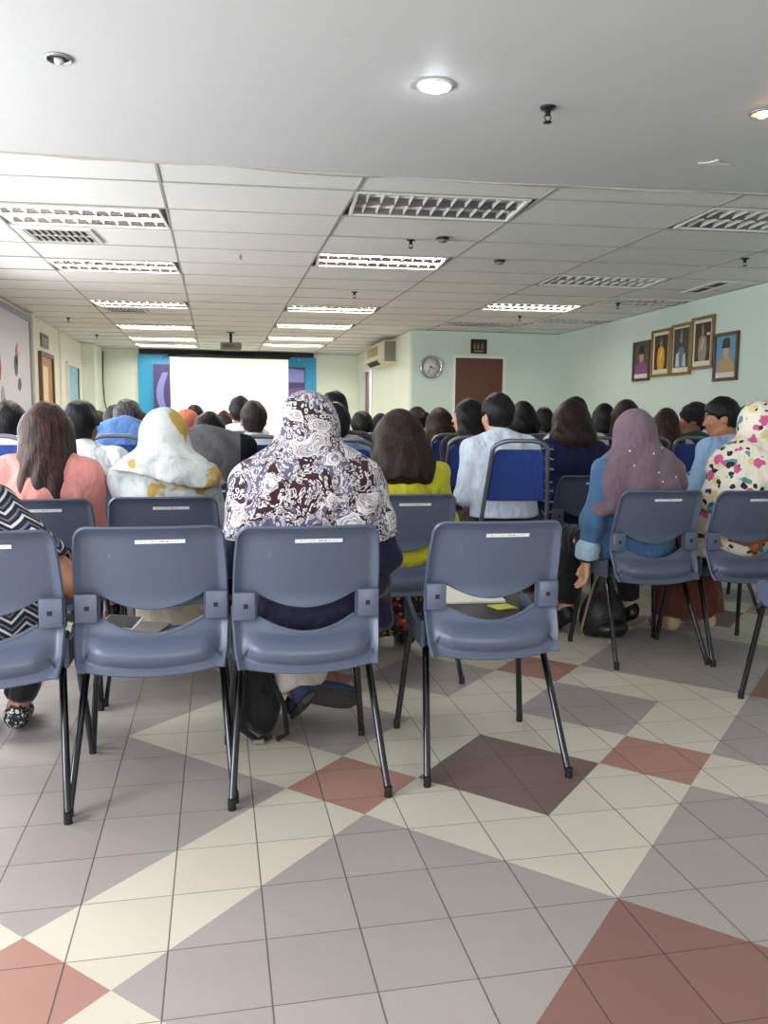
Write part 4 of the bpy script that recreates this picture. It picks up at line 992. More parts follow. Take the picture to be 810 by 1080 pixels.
# ------------------------------------------------------------------ people
def V3(*a): return np.array(a, float)
def person(x, hip_y, zt, label, sex='f', yaw=0, lean=4, head=(0, 0, 0), skin='skin', top='black', bottom='black', hair='short', hmat='black_hair', h=0.013,
           sleeve='long', elbows=None, wrists=None, knees=None, ankles=None, toes=None, shoes='shoe_black', skirt=False, wide=1.0, collar=False, cuff=None, hijab=None, tunic=None, chair=None,
           face=False, hairlen=0.30, hair_w=1.0, group='seated audience', extra=None, short_sleeve=False, open_neck=False, feet=None, side=0.0, shirt_hem=0.482, hoff=(0, 0, 0), stretch=None, hem_k=0.10, leg_r=0.056, panels=False, shoulder_k=1.0):
    """one seated person; hips rest over (x, hip_y); zt is the height of the top of the head with hair"""
    ht = {'hijab': 0.022, 'turban': 0.05}.get(hair, 0.012)
    base_top = 1.245 if sex == 'f' else 1.27
    ml = math.radians(lean)
    # stretch of the upper body so that the crown reaches zt after leaning
    s = (zt-ht-0.52-0.02*0)/((base_top-0.52)*(math.cos(ml)*0.92+0.08)); s = stretch or max(0.82, min(1.16, s))
    hw = (1.0 if sex == 'f' else 1.12)*wide
    def T(p):                                            # lean about the hips, scaled
        X, Y, Z = p; Y, Z = Y, (Z-0.52)*s
        return V3(X+side*(Z/0.6), Y*math.cos(ml)+Z*math.sin(ml), 0.52+Z*math.cos(ml)-Y*math.sin(ml))
    J = {}
    J['pelvis'], J['waist'], J['chest'], J['uchest'] = T((0, 0, .545)), T((0, .0, .70)), T((0, -.005, .86)), T((0, 0.0, .945))
    nb, nt_ = T((0, .005, .985)), T((0, .022, 1.06))+V3(*hoff)
    hc = nt_+V3(0, 0.022, 0.075)
    sw = 0.155*hw*shoulder_k
    sh = [T((-sw, 0.0, .945)), T((sw, 0.0, .945))]
    if elbows is None: elbows = [None, None]
    if wrists is None: wrists = [None, None]
    el, wr = [], []
    for i, sg in enumerate((-1, 1)):
        e = sh[i]+V3(sg*(0.038 if h < 0.014 else 0.012)*hw, 0.045+0.10*math.sin(ml), -0.265*s) if elbows[i] is None else V3(*elbows[i])
        w = V3(sg*0.085, max(0.26, e[1]+0.20), 0.615) if wrists[i] is None else V3(*wrists[i])
        el.append(e); wr.append(w)
    kn = [V3(-0.10, 0.41, 0.52), V3(0.10, 0.41, 0.52)] if knees is None else [V3(*k) for k in knees]
    an = [V3(-0.11, 0.32, 0.085), V3(0.11, 0.32, 0.085)] if ankles is None else [V3(*k) for k in ankles]
    to = [a+V3(0, 0.15, -0.055) for a in an] if toes is None else [V3(*k) for k in toes]
    hp = [V3(-0.085, 0.03, 0.545), V3(0.085, 0.03, 0.545)]
    allp = np.array([hc+V3(0, 0, 0.2), hc-V3(0, .2, 0)]+sh+el+wr+kn+an+to+[T((0, -.2, .6)), V3(-.3, -.2, .4), V3(.3, .2, .4)])
    lo, hi = allp.min(0)-0.16, allp.max(0)+0.16; lo[2] = max(lo[2], -0.03)
    R = rot(*head); FH = (R, hc)
    hs = 0.97 if sex == 'f' else 1.03
    # ---- the body, one continuous surface
    b = SDF(lo, hi, h)
    el_sc = (1/1.45, 1, 1)
    b.cone(J['pelvis'], J['waist'], 0.120*hw, 0.098*hw, 0.05, sc=el_sc)
    b.cone(J['waist'], J['chest'], 0.098*hw, 0.108*hw, 0.05, sc=el_sc); b.cone(J['chest'], J['uchest'], 0.108*hw, 0.088*hw, 0.05, sc=el_sc)
    b.cone(J['uchest'], nb, 0.088, 0.055, 0.05, sc=(1/1.2, 1, 1)); b.cone(nb, nt_+V3(0, .008, .03), 0.054*hs, 0.049*hs, 0.03)
    for i, sg in enumerate((-1, 1)):
        b.cone(nb, sh[i], 0.045, 0.050*hw, 0.05)
        b.cone(sh[i], el[i], 0.050*hw, 0.038, 0.03); b.cone(el[i], wr[i], 0.039, 0.025, 0.02)
        b.cone(hp[i], kn[i], 0.082, 0.058, 0.03); b.cone(kn[i], an[i], 0.056, 0.034, 0.025)
        b.cone(an[i], to[i], 0.034, 0.024, 0.02)
        # hand: palm, four unequal curled fingers, thumb from the side of the palm
        d = wr[i]-el[i]; d /= np.linalg.norm(d)
        sdv = np.cross(d, V3(0, 0, 1)); sdv /= (np.linalg.norm(sdv)+1e-6); up = np.cross(sdv, d)
        thumb_s = sdv*(-sg) if abs(d[2]) < 0.8 else V3(0, 1, 0); sdv2 = sdv if abs(d[2]) < 0.8 else V3(0, 1, 0); up2 = up if abs(d[2]) < 0.8 else V3(-sg, 0, 0)
        pc = wr[i]+d*0.05
        for q in (-0.022, 0.0, 0.022): b.cone(wr[i]+d*0.012+sdv2*q*0.5, wr[i]+d*0.075+sdv2*q, 0.015, 0.014, 0.012)
        for fi, (q, L) in enumerate(((-0.030, 0.060), (-0.010, 0.075), (0.010, 0.080), (0.030, 0.066))):
            if i == 1: q = -q
            k0 = wr[i]+d*0.082+sdv2*q; k1 = k0+d*L*0.5-up2*L*0.12; k2 = k1+d*L*0.32-up2*L*0.32
            b.chain([k0, k1, k2], [0.0095, 0.0088, 0.0075], 0.006)
        t0 = wr[i]+d*0.030+thumb_s*0.022; t1 = t0+d*0.030+thumb_s*0.022-up2*0.008; t2 = t1+d*0.028+thumb_s*0.004-up2*0.008
        b.chain([t0, t1, t2], [0.012, 0.010, 0.0085], 0.008)
    b.ell((0, -0.008, 0.018), (0.074*hs, 0.094*hs, 0.098*hs), 0.02, fr=FH); b.ell((0, 0.036, -0.045), (0.056*hs, 0.056*hs, 0.066*hs), 0.035, fr=FH)
    b.ell((0, 0.066, -0.092), (0.026, 0.022, 0.018), 0.02, fr=FH)                                  # chin
    b.cone((0, 0.084, 0.012), (0, 0.106, -0.030), 0.009, 0.014, 0.012, fr=FH)                      # nose
    b.ell((0, 0.080, 0.030), (0.045, 0.014, 0.010), 0.015, fr=FH)                                   # brow
    for sg in (-1, 1):
        b.ell((sg*0.031, 0.098, 0.010), (0.017, 0.014, 0.010), 0.012, 's', fr=FH)
        b.ell((sg*0.040, 0.070, -0.025), (0.020, 0.018, 0.016), 0.02, fr=FH)
        b.ell((sg*0.076*hs, -0.004, -0.012), (0.010, 0.021, 0.031), 0.006, fr=FH); b.ell((sg*0.084*hs, 0.002, -0.010), (0.006, 0.011, 0.017), 0.006, 's', fr=FH)
    b.ell((0, 0.089, -0.060), (0.022, 0.012, 0.005), 0.006, fr=FH); b.ell((0, 0.089, -0.070), (0.019, 0.012, 0.006), 0.006, fr=FH)
    b.everywhere(lambda X, Y, Z: np.maximum(np.maximum(np.maximum(Z-0.482, 0.385-Z), Y-0.29), np.abs(X)-0.215), 0.010, 's')
    body = link_mesh('person', b.mesh('person_body'), M[skin])
    body.location = (x, hip_y+0.03, 0); body.rotation_euler.z = math.radians(yaw)
    tag(body, label, 'person', group)
    fm = Matrix(R.tolist()).to_4x4(); fm.translation = Vector(hc)
    if face or h < 0.0145:
        for sg in (-1, 1):
            bm = B(); bmesh.ops.create_uvsphere(bm, u_segments=12, v_segments=8, radius=0.0105); bmesh.ops.transform(bm, matrix=Matrix.Translation((sg*0.031, 0.0815, 0.009)), verts=bm.verts[:])
            bm.transform(fm); bm_obj('eye', bm, M['eye_white'], body, smooth=True)
            bm = B(); bmesh.ops.create_uvsphere(bm, u_segments=10, v_segments=6, radius=0.0055); bmesh.ops.transform(bm, matrix=Matrix.Translation((sg*0.031, 0.0885, 0.009)), verts=bm.verts[:])
            bm.transform(fm); bm_obj('iris', bm, M['black_plastic'], body, smooth=True)
        bm = B(); tube(bm, [(-0.020, 0.098, -0.063), (-0.008, 0.1035, -0.062), (0, 0.104, -0.064), (0.008, 0.1035, -0.062), (0.020, 0.098, -0.063)], [0.002, 0.0045, 0.005, 0.0045, 0.002], 8); bm.transform(fm); bm_obj('lips', bm, M['lip'], body, smooth=True)
        bm = B()
        for sg in (-1, 1): tube(bm, [(sg*0.014, 0.094, 0.030), (sg*0.030, 0.092, 0.035), (sg*0.048, 0.078, 0.029)], [0.003, 0.0035, 0.002], 6)
        bm.transform(fm); bm_obj('eyebrows', bm, M['black_hair'], body, smooth=True)
    ph = (x*7.3+hip_y*3.1) % 6.28
    def folds(a, fx=20, fz=26):
        def f(X, Y, Z):
            r1 = np.abs(np.sin(0.5*(fz*(Z+0.55*np.abs(X))+4*np.sin(7*X+ph)+6*Y+ph)))-0.55
            r2 = np.abs(np.sin(0.5*(fx*1.5*(X-0.4*Z)+3*np.sin(9*Z+ph)+7*Y+2*ph)))-0.55
            m = 0.55+0.45*np.sin(8*X+6*Z+ph)*np.sin(7*Y-5*Z+ph)
            return a*(-1.5*r1*m-1.1*r2*(1.1-m)+0.35*np.sin(43*(X+0.7*Z)+ph*2+9*Y))
        return f
    def seatcut(f): f.everywhere(lambda X, Y, Z: np.maximum(np.maximum(np.maximum(Z-0.479, 0.385-Z), Y-0.29), np.abs(X)-0.215), 0.010, 's')
    # ---- top
    t = SDF(lo, hi, h); o_ = 0.010
    t.cone(J['pelvis']+V3(0, 0, -0.02), J['waist'], 0.130*hw+o_, 0.106*hw+o_, 0.06, sc=el_sc); t.cone(J['waist'], J['chest'], 0.106*hw+o_, 0.110*hw+o_, 0.06, sc=el_sc)
    t.cone(J['chest'], J['uchest'], 0.110*hw+o_, 0.090*hw+o_, 0.06, sc=el_sc); t.cone(J['uchest'], nb, 0.090+o_, 0.060+o_*0.4, 0.05, sc=(1/1.2, 1, 1))
    if tunic:                                            # long tunic: lap, hips and side panels down to a height
        for i in range(2): t.cone(hp[i], kn[i], 0.105, 0.085, 0.05)
        for sg in ((1,) if panels else ()): t.cone((sg*0.25, 0.06, 0.60), (sg*0.275, 0.16, 0.54), 0.045, 0.04, 0.05); t.cone((sg*0.275, 0.16, 0.54), (sg*0.278, 0.14, tunic+0.04), 0.040, 0.045, 0.03, sc=(1.3, 0.6, 1))
    for i, sg in enumerate((-1, 1)):
        t.cone(nb+V3(0, 0, -0.005), sh[i], 0.048+o_, 0.052*hw+o_, 0.05)
        if short_sleeve: t.cone(sh[i], sh[i]+(el[i]-sh[i])*0.72, 0.052*hw+o_, 0.054+o_, 0.03, flat=True)
        else:
            t.cone(sh[i], el[i], 0.053*hw+o_, 0.043+o_, 0.035)
            e2 = wr[i]+(el[i]-wr[i])*(0.06 if sleeve == 'long' else 0.35); t.cone(el[i], e2, 0.044+o_, 0.033+o_, 0.03, flat=True)
    t.displace(folds(0.0085 if h < 0.013 else 0.006))
    if collar:
        ax = (nt_-nb)/np.linalg.norm(nt_-nb); t.cone(nb-ax*0.005, nb+ax*0.052+V3(0, -0.002, 0), 0.062*hs, 0.058*hs, 0.01, flat=True)
    else:                                                # round neckline
        ax = (nt_-nb)/np.linalg.norm(nt_-nb); cc = nb+ax*(0.012 if not open_neck else -0.02)+V3(0, 0.012, 0)
        t.everywhere(lambda X, Y, Z: (X-cc[0])*ax[0]+(Y-cc[1])*ax[1]+(Z-cc[2])*ax[2]-0.010-0.4*np.abs(X)*(1 if open_neck else 0.0), 0.01)
    t.everywhere(lambda X, Y, Z: np.where((Z < 0.55)&(np.abs(X) < 0.236), np.abs(X)-0.203, -1.0)+0*Y, 0.012)
    if tunic: seatcut(t)
    if not tunic:
        t.everywhere(lambda X, Y, Z: shirt_hem-Z+0*X+0*Y, 0.015)
        t.everywhere(lambda X, Y, Z: np.where((Z < 0.60)&(np.abs(X) < 0.2), Y-0.18, Y-0.9), 0.02)
    topo = link_mesh('blouse' if sex == 'f' else 'shirt', t.mesh('top'), M[top], body)
    if cuff:
        c = SDF(lo, hi, min(h, 0.009)); i = 0
        dv = wr[i]-el[i]; c.cone(wr[i]-dv*0.30, wr[i]-dv*0.03, 0.060, 0.058, 0.01, flat=True); c.displace(folds(0.003, 40, 50)); link_mesh('rolled_cuff', c.mesh('cuff'), M[cuff], body)
    # ---- trousers or skirt
    l = SDF(lo, hi, max(h, 0.012))
    for i in range(2):
        l.cone(hp[i], kn[i], 0.098, 0.074, 0.05); e2 = an[i]+(kn[i]-an[i])*hem_k
        if not skirt: l.cone(kn[i], e2, 0.072, leg_r, 0.03, flat=True)
    l.cone(J['pelvis'], J['pelvis']+V3(0, 0.05, 0.02), 0.125*hw, 0.11*hw, 0.05, sc=el_sc)
    if skirt:
        for i in range(2): l.cone(kn[i], an[i]+V3(0, 0.0, 0.02), 0.085, 0.10, 0.10, flat=True)
        mk, ma = (kn[0]+kn[1])/2, (an[0]+an[1])/2+V3(0, 0, 0.02); l.cone(mk, ma, 0.08, 0.10, 0.1, flat=True); l.cone((hp[0]+hp[1])/2, mk, 0.09, 0.08, 0.1)
    l.displace(folds(0.005)); seatcut(l); l.everywhere(lambda X, Y, Z: np.where((Z < 0.55)&(Z > 0.38)&(Y < 0.30)&(np.abs(X) < 0.236), np.abs(X)-0.204, -1.0), 0.010)
    link_mesh('skirt' if skirt else 'trousers', l.mesh('bottom'), M[bottom], body)
    for i in range(2 if shoes else 0):
        q = SDF(np.minimum(an[i], to[i])-0.1, np.maximum(an[i], to[i])+0.1, 0.008)
        dv = to[i]-an[i]; q.cone(an[i]+V3(0, -0.02, -0.03), to[i]+V3(0, 0.0, 0.0), 0.036, 0.034, 0.02, sc=(1, 1, 1)); q.cone(an[i]-dv*0.15+V3(0, 0, -0.02), an[i]+V3(0, 0, -0.02), 0.036, 0.036, 0.02)
        q.displace(lambda X, Y, Z: -0.004+0*X+0*Y+0*Z); zz = min(an[i][2]-0.085, to[i][2]-0.030); q.everywhere(lambda X, Y, Z: zz-Z+0.0*X+0*Y, 0.008)
        link_mesh('shoe', q.mesh('shoe'), M[shoes], body)
    # ---- hair or headwear
    hh = min(h, 0.011); hb = SDF(hc-V3(0.34, 0.34, 0.52), hc+V3(0.34, 0.30, 0.22), hh)
    def cut_face(): hb.ell((0, 0.115, -0.045), (0.072*hs, 0.075, 0.098), 0.015, 's', fr=FH)
    if hair in ('short', 'crop', 'balding'):
        o2 = 0.010 if hair == 'crop' else 0.017
        hb.ell((0, -0.010, 0.022), (0.074*hs+o2, 0.094*hs+o2, 0.096*hs+o2), 0.02, fr=FH); hb.cone((0, -0.055, 0.01), (0, -0.062, -0.055), 0.058*hs, 0.044*hs, 0.02, fr=FH)
        cut_face()
        for sg in (-1, 1): hb.ell((sg*0.088, 0.012, -0.040), (0.030, 0.044, 0.052), 0.01, 's', fr=FH); hb.ell((sg*0.07, 0.09, -0.05), (0.05, 0.06, 0.09), 0.01, 's', fr=FH)
        hb.everywhere(lambda X, Y, Z: (-0.078-((X-hc[0])*R[0, 2]+(Y-hc[1])*R[1, 2]+(Z-hc[2])*R[2, 2])), 0.015)
        hb.displace(lambda X, Y, Z: 0.0022*np.sin(85*X+ph)*np.sin(70*Y+40*Z)+0.002*np.sin(60*Z+50*X+ph))
    elif hair in ('long', 'bob', 'shoulder', 'ponytail', 'bun'):
        hb.ell((0, -0.012, 0.020), (0.092*hs, 0.112*hs, 0.112*hs), 0.02, fr=FH); hb.cone((0, -0.045, 0.01), (0, -0.05, -0.06), 0.075*hs, 0.062*hs, 0.03, fr=FH)
        if hair in ('long', 'shoulder', 'bob'):
            w0, w1 = 0.085*hair_w, (0.095 if hair != 'long' else 0.085)*hair_w
            top_ = hc+R@V3(0, -0.030, -0.01); dn = V3(0, -0.062*math.cos(ml*0.5)-0.02, 0) if hair != 'bob' else V3(0, -0.02, 0)
            end = V3(hc[0], hc[1], hc[2])+dn+V3(0, -0.05+math.sin(-ml)*hairlen*0.7, -hairlen)
            mid = top_*0.45+end*0.55+V3(0, -0.012, 0)
            hb.cone(top_, mid, w0, w1, 0.04, sc=(1/1.15, 1, 1)); hb.cone(mid, end, w1, w1*(0.80 if hair == 'long' else 0.92), 0.04, sc=(1/1.25, 1.35, 1), flat=True)
            for sg in (-1, 1): hb.cone(hc+R@V3(sg*0.070, 0.015, 0.02), hc+R@V3(sg*0.078*hair_w, 0.02, -min(hairlen, 0.17)), 0.030, 0.034*hair_w, 0.03, flat=True)
            if hair == 'long': hb.displace(lambda X, Y, Z: np.where(Z < hc[2]-0.12, 1, 0.25)*(0.005*np.sin(95*X+6*np.sin(9*Z)+ph)+0.010*np.sin(28*X+ph+3*Z)*np.clip((hc[2]-0.15-Z)*5, 0, 1.4)))
            else: hb.displace(lambda X, Y, Z: 0.0030*np.sin(80*X+5*np.sin(11*Z)+ph)*np.clip((hc[2]+0.08-Z)*6, 0, 1))
        if hair == 'ponytail':
            hb.ell((0, -0.115, 0.045), (0.030, 0.032, 0.032), 0.015, fr=FH); p0 = hc+R@V3(0, -0.125, 0.05); hb.chain([p0, p0+V3(0, -0.045, -0.05), p0+V3(0, -0.05, -0.17), p0+V3(0, -0.03, -0.27)], [0.030, 0.044, 0.040, 0.018], 0.02)
        if hair == 'bun': hb.ell((0.01, -0.12, 0.03), (0.048, 0.042, 0.046), 0.01, fr=FH)
        hb.ell((0, 0.118, -0.045), (0.066*hs, 0.075, 0.100), 0.015, 's', fr=FH)
    elif hair == 'turban':
        hb.ell((0, -0.012, 0.045), (0.100, 0.118, 0.105), 0.02, fr=FH); hb.ell((0, -0.03, 0.085), (0.085, 0.10, 0.080), 0.03, fr=FH)
        hb.cone((0, -0.06, 0.0), (0, -0.07, -0.03), 0.06, 0.05, 0.02, fr=FH); hb.ell((0, 0.125, -0.03), (0.075, 0.080, 0.075), 0.012, 's', fr=FH)
        for sg in (-1, 1): hb.ell((sg*0.105, 0.01, -0.045), (0.04, 0.06, 0.05), 0.01, 's', fr=FH)
        hb.displace(lambda X, Y, Z: 0.004*np.sin(110*(Z-0.45*(Y-hc[1])+0.25*np.abs(X-hc[0]))))
    if hair == 'hijab':
        g = dict(capeL=None, fold=1.0, skew=0.0, cr=0.070, cape=0.19, hem=0.30, back=0.0, tilt=0.0, hw=1.0, point=None); g.update(hijab or {})
        hb = SDF(lo, hi, hh)
        hb.ell((0, -0.014, 0.012), (0.102*hs*g['hw'], 0.124*hs, 0.120*hs), 0.02, fr=FH); hb.ell((0, 0.0, -0.060), (0.096*hs*g['hw'], 0.100, 0.090), 0.03, fr=FH)
        n0 = hc+R@V3(0, -0.025, -0.03)
        hb.cone(n0, nb+V3(0, -0.01, 0.02), 0.088*g['hw'], 0.088*g['hw'], 0.05)
        for i, sg in enumerate((-1, 1)):
            e = T((sg*(g['capeL'] if g['capeL'] and sg < 0 else g['cape']), -0.005, .935)); hb.cone(nb+V3(0, 0, 0.02), e, 0.078, 0.070, 0.06)
            hb.cone(e, e+V3(sg*0.032, 0.0, -g['hem']), g['cr'], g['cr']+0.013, 0.05); hb.cone(n0+V3(sg*0.02, 0, -0.07), e, 0.045, 0.05, 0.06)
        hb.cone(J['uchest']+V3(0, -0.02, 0), J['chest']+V3(0, -0.025, -g['hem']+0.06), 0.130*hw, 0.158*hw, 0.05, sc=(1/1.55, 1, 1))
        def drape(X, Y, Z):
            dx, dy = X-hc[0], Y-hc[1]; a = np.arctan2(dx, -dy)
            low = np.clip((hc[2]-0.02-Z)/0.25, 0.05, 1)
            return g['fold']*0.016*low*(0.5-np.abs(np.sin(4.5*a+5*Z-g['skew']*9*(Z-hc[2])+1.3*np.sin(14*Z+ph)+ph)))+0.012*low*(0.5-np.abs(np.sin(13*(Z+0.8*np.abs(dx))+2*np.sin(8*dx+ph))))+0.0025*np.sin(60*(Z-0.7*dx)+ph)*np.clip(low*2, 0.3, 1)
        hb.displace(drape)
        hem = J['uchest'][2]-g['hem']
        hb.everywhere(lambda X, Y, Z: hem+g['tilt']*X+0.02*np.sin(11*X+ph)+0*Y-Z, 0.012)
        hb.ell((0, 0.125, -0.028), (0.056, 0.075, 0.082), 0.012, 's', fr=FH)
    hn = {'hijab': 'headscarf', 'turban': 'turban'}.get(hair, 'hair')
    hm = hmat if hmat in M else 'black_hair'
    hobj = link_mesh(hn, hb.mesh(hn), M[hm], body)
    ctx = dict(body=body, top=topo, hair=hobj, hc=hc, R=R, FH=FH, fm=fm, sh=sh, el=el, wr=wr, an=an, to=to, kn=kn, J=J, nb=nb, lo=lo, hi=hi, T=T, nt=nt_)
    if extra: extra(ctx)
    return ctx

# row nearest the camera
def striped_extra(c): pass
person(-0.675, 2.63, 1.13, 'woman in a navy and white chevron short-sleeved top, cut by the photo edge', top='chevron', bottom='black', hair='shoulder', hmat='black_hair', h=0.010, lean=18, side=-0.31, skin='skin', short_sleeve=True, shoes='shoe_floral',
       elbows=[None, (0.245, -0.02, 0.63)], wrists=[None, (0.13, 0.24, 0.58)], ankles=[(-0.2, 0.42, 0.085), (-0.06, 0.46, 0.085)], toes=[(-0.2, 0.57, 0.03), (-0.07, 0.60, 0.03)], knees=[(-0.11, 0.42, 0.52), (0.06, 0.43, 0.52)], skirt=False, wide=1.05, hairlen=0.22)
def shoe_at(body, loc, dirv, upv, L=1.0):
    d = Vector(dirv).normalized(); u = Vector(upv); u = (u-d*u.dot(d)).normalized(); sd = d.cross(u)
    m = Matrix((sd, d, u)).transposed().to_4x4(); m.translation = Vector(loc)
    q = SDF((-0.09, -0.17, -0.03), (0.09, 0.17, 0.12), 0.006)
    q.ell((0, -0.080, 0.040), (0.036, 0.045, 0.055), 0.02); q.cone((0, -0.07, 0.028), (0, 0.05, 0.024), 0.036, 0.042, 0.02); q.ell((0.004, 0.085, 0.022), (0.044, 0.045, 0.030), 0.02)
    q.ell((0, -0.045, 0.085), (0.024, 0.050, 0.045), 0.012, 's'); q.everywhere(lambda X, Y, Z: 0.004-Z+0*X+0*Y, 0.008)
    o = link_mesh('shoe', q.mesh('shoe'), M['shoe_navy'], body); o.matrix_local = m
    bm = B(); ol = [(-0.030, -0.118), (0.0, -0.128), (0.030, -0.118), (0.038, -0.07), (0.036, 0.0), (0.047, 0.06), (0.040, 0.11), (0.005, 0.134), (-0.035, 0.112), (-0.046, 0.06), (-0.036, 0.0), (-0.038, -0.07)]
    prism(bm, ol, -0.014, 0.006, 'XY'); bmesh.ops.bevel(bm, geom=bm.edges[:], offset=0.004, segments=2, affect='EDGES'); so = bm_obj('sole', bm, M['sole'], o, autosmooth=40)
M['sole'] = plain('olive_rubber_sole', '#3c3a36', 0.7)
def paisley_extra(c):
    b = c['body']
    shoe_at(b, (0.005, 0.285, 0.085), (-0.10, 0.75, -0.50), (-0.25, -0.45, 0.85))
    shoe_at(b, (0.085, 0.245, 0.125), (0.85, 0.10, -0.22), (-0.1, 0.75, 0.55))
person(0.30, 2.66, 1.255, 'woman in a grey and maroon paisley headscarf and navy tunic', top='dark_navy', bottom='pale_grey', hair='hijab', hmat='paisley', h=0.010, lean=3, wide=1.12, tunic=0.40, panels=True,
       hijab=dict(cape=0.165, hem=0.19, hw=1.05, cr=0.078), knees=[(-0.10, 0.42, 0.515), (0.12, 0.42, 0.515)], ankles=[(-0.020, 0.252, 0.155), (0.022, 0.285, 0.168)], toes=[(-0.014, 0.357, 0.062), (0.158, 0.268, 0.122)],
       hem_k=0.0, leg_r=0.066, elbows=[(-0.27, 0.03, 0.69), (0.265, 0.03, 0.69)], extra=paisley_extra, shoes=None)
# second row
def ph(*a): return a
person(-0.705, 3.59, 1.205, 'woman with long straight brown hair in a pink blouse', top='pink', hair='long', hmat='auburn_hair', h=0.011, lean=3, hairlen=0.40, hair_w=1.12, collar=True, wide=1.06, skin='skin', elbows=[(-0.20, 0.06, 0.69), (0.175, 0.05, 0.69)])
person(-0.222, 3.59, 1.19, 'woman in a white headscarf and top with mustard leaves', top='mustard', bottom='cream', hair='hijab', hmat='mustard', h=0.011, lean=4, head=(-4, 4, 0), shoes='cream', skirt=True, ankles=[(-0.06, 0.32, 0.085), (0.10, 0.32, 0.085)], hijab=dict(cape=0.085, hem=0.0, tilt=-0.1, cr=0.062, hw=1.04), wide=1.06, elbows=[(-0.165, 0.07, 0.69), (0.21, 0.05, 0.69)])
person(0.36, 3.60, 1.12, 'person in a dark navy top mostly hidden behind the paisley headscarf', top='dark_navy', hair='bob', hmat='black_hair', lean=6, hairlen=0.16, wide=0.95, elbows=[(-0.18, 0.07, 0.69), (0.17, 0.07, 0.69)])
def yellow_extra(c):
    n = c['nb']; pts = [(n[0]+0.088*math.cos(a), n[1]-0.004+0.070*math.sin(a), n[2]+0.004-0.012*math.cos(2*a)) for a in np.linspace(0, 2*PI, 25)]
    bm = B(); tube(bm, pts, 0.017, 8, cap=False); bm_obj('collar', bm, M['floral'], c['body'], smooth=True)
person(0.83, 3.62, 1.19, 'woman with straight dark brown hair in a bright yellow-green tunic', top='yellow', bottom='dark_floral', hair='shoulder', hmat='brown_hair', h=0.011, lean=3, head=(0, 6, 3), hairlen=0.225, hair_w=1.24, tunic=0.46, skirt=True, wide=1.08, elbows=[(-0.17, 0.07, 0.69), (0.235, 0.05, 0.69)], skin='skin_l', extra=yellow_extra)
def mauve_extra(c):
    rnd = random.Random(5); body = c['body']; hair = c['hair']; me = hair.data
    for k in range(11):                                  # pearls sewn onto the scarf, placed on its rear surface
        best = None; tx, tz = rnd.uniform(-0.10, 0.14), c['hc'][2]-0.02-rnd.uniform(0, 0.28)
        for v in me.vertices:
            if v.co.y > c['hc'][1]-0.02: continue
            d = (v.co.x-tx)**2+(v.co.z-tz)**2
            if best is None or d < best[0]: best = (d, v.co.copy())
        bm = B(); bmesh.ops.create_uvsphere(bm, u_segments=8, v_segments=6, radius=0.0045); bmesh.ops.translate(bm, verts=bm.verts[:], vec=best[1]); bm_obj('pearl', bm, M['pearl'], hair, smooth=True)
    w, e = c['wr'][0], c['el'][0]; d = (w-e)/np.linalg.norm(w-e)
    bm = B(); p = Vector(w+d*0.0); dv = Vector(d); tube(bm, [p-dv*0.010, p+dv*0.010], 0.030, 16); bm_obj('wristwatch', bm, M['black_plastic'], body, smooth=True)
M['pearl'] = plain('pearl', '#f0ebe6', 0.2)
person(2.07, 3.70, 1.222, 'woman in a mauve headscarf with pearls and a blue denim jacket', top='denim', bottom='black', hair='hijab', hmat='mauve', h=0.009, lean=3, head=(-6, 5, 0), cuff='denim_pale', skin='skin_l', extra=mauve_extra,
       hijab=dict(cape=0.135, capeL=0.065, hem=0.16, tilt=0.20, hw=1.04, fold=1.6, skew=0.9, cr=0.076), elbows=[(-0.255, -0.02, 0.665), (0.19, 0.06, 0.69)], wrists=[(-0.265, 0.00, 0.475), None], knees=[(-0.165, 0.40, 0.52), (0.155, 0.41, 0.52)], ankles=[(-0.20, 0.37, 0.13), (0.19, 0.38, 0.13)],
       toes=[(-0.21, 0.455, 0.035), (0.13, 0.45, 0.035)], wide=1.05)
def floral_extra(c):
    bm = B(); tube(bm, [(-0.08, -0.128, 0.60), (0.0, -0.138, 0.575), (0.08, -0.134, 0.575), (0.14, -0.115, 0.59)], [0.022, 0.024, 0.022, 0.018], 10)
    tube(bm, [(0.04, -0.145, 0.58), (0.05, -0.150, 0.55), (0.048, -0.145, 0.515)], [0.02, 0.022, 0.012], 8); o = bm_obj('sash', bm, M['terracotta'], c['body'], smooth=True); o['label'] = 'tied terracotta sash'
person(2.565, 3.665, 1.29, 'woman in a cream headscarf with pink and teal flowers at the right border', top='floral', bottom='brown_skirt', hair='hijab', hmat='floral', h=0.011, lean=3, hijab=dict(cape=0.165, hem=0.24), skirt=True, wide=1.04, side=0.20, extra=floral_extra, skin='skin_l', shoes='beige')
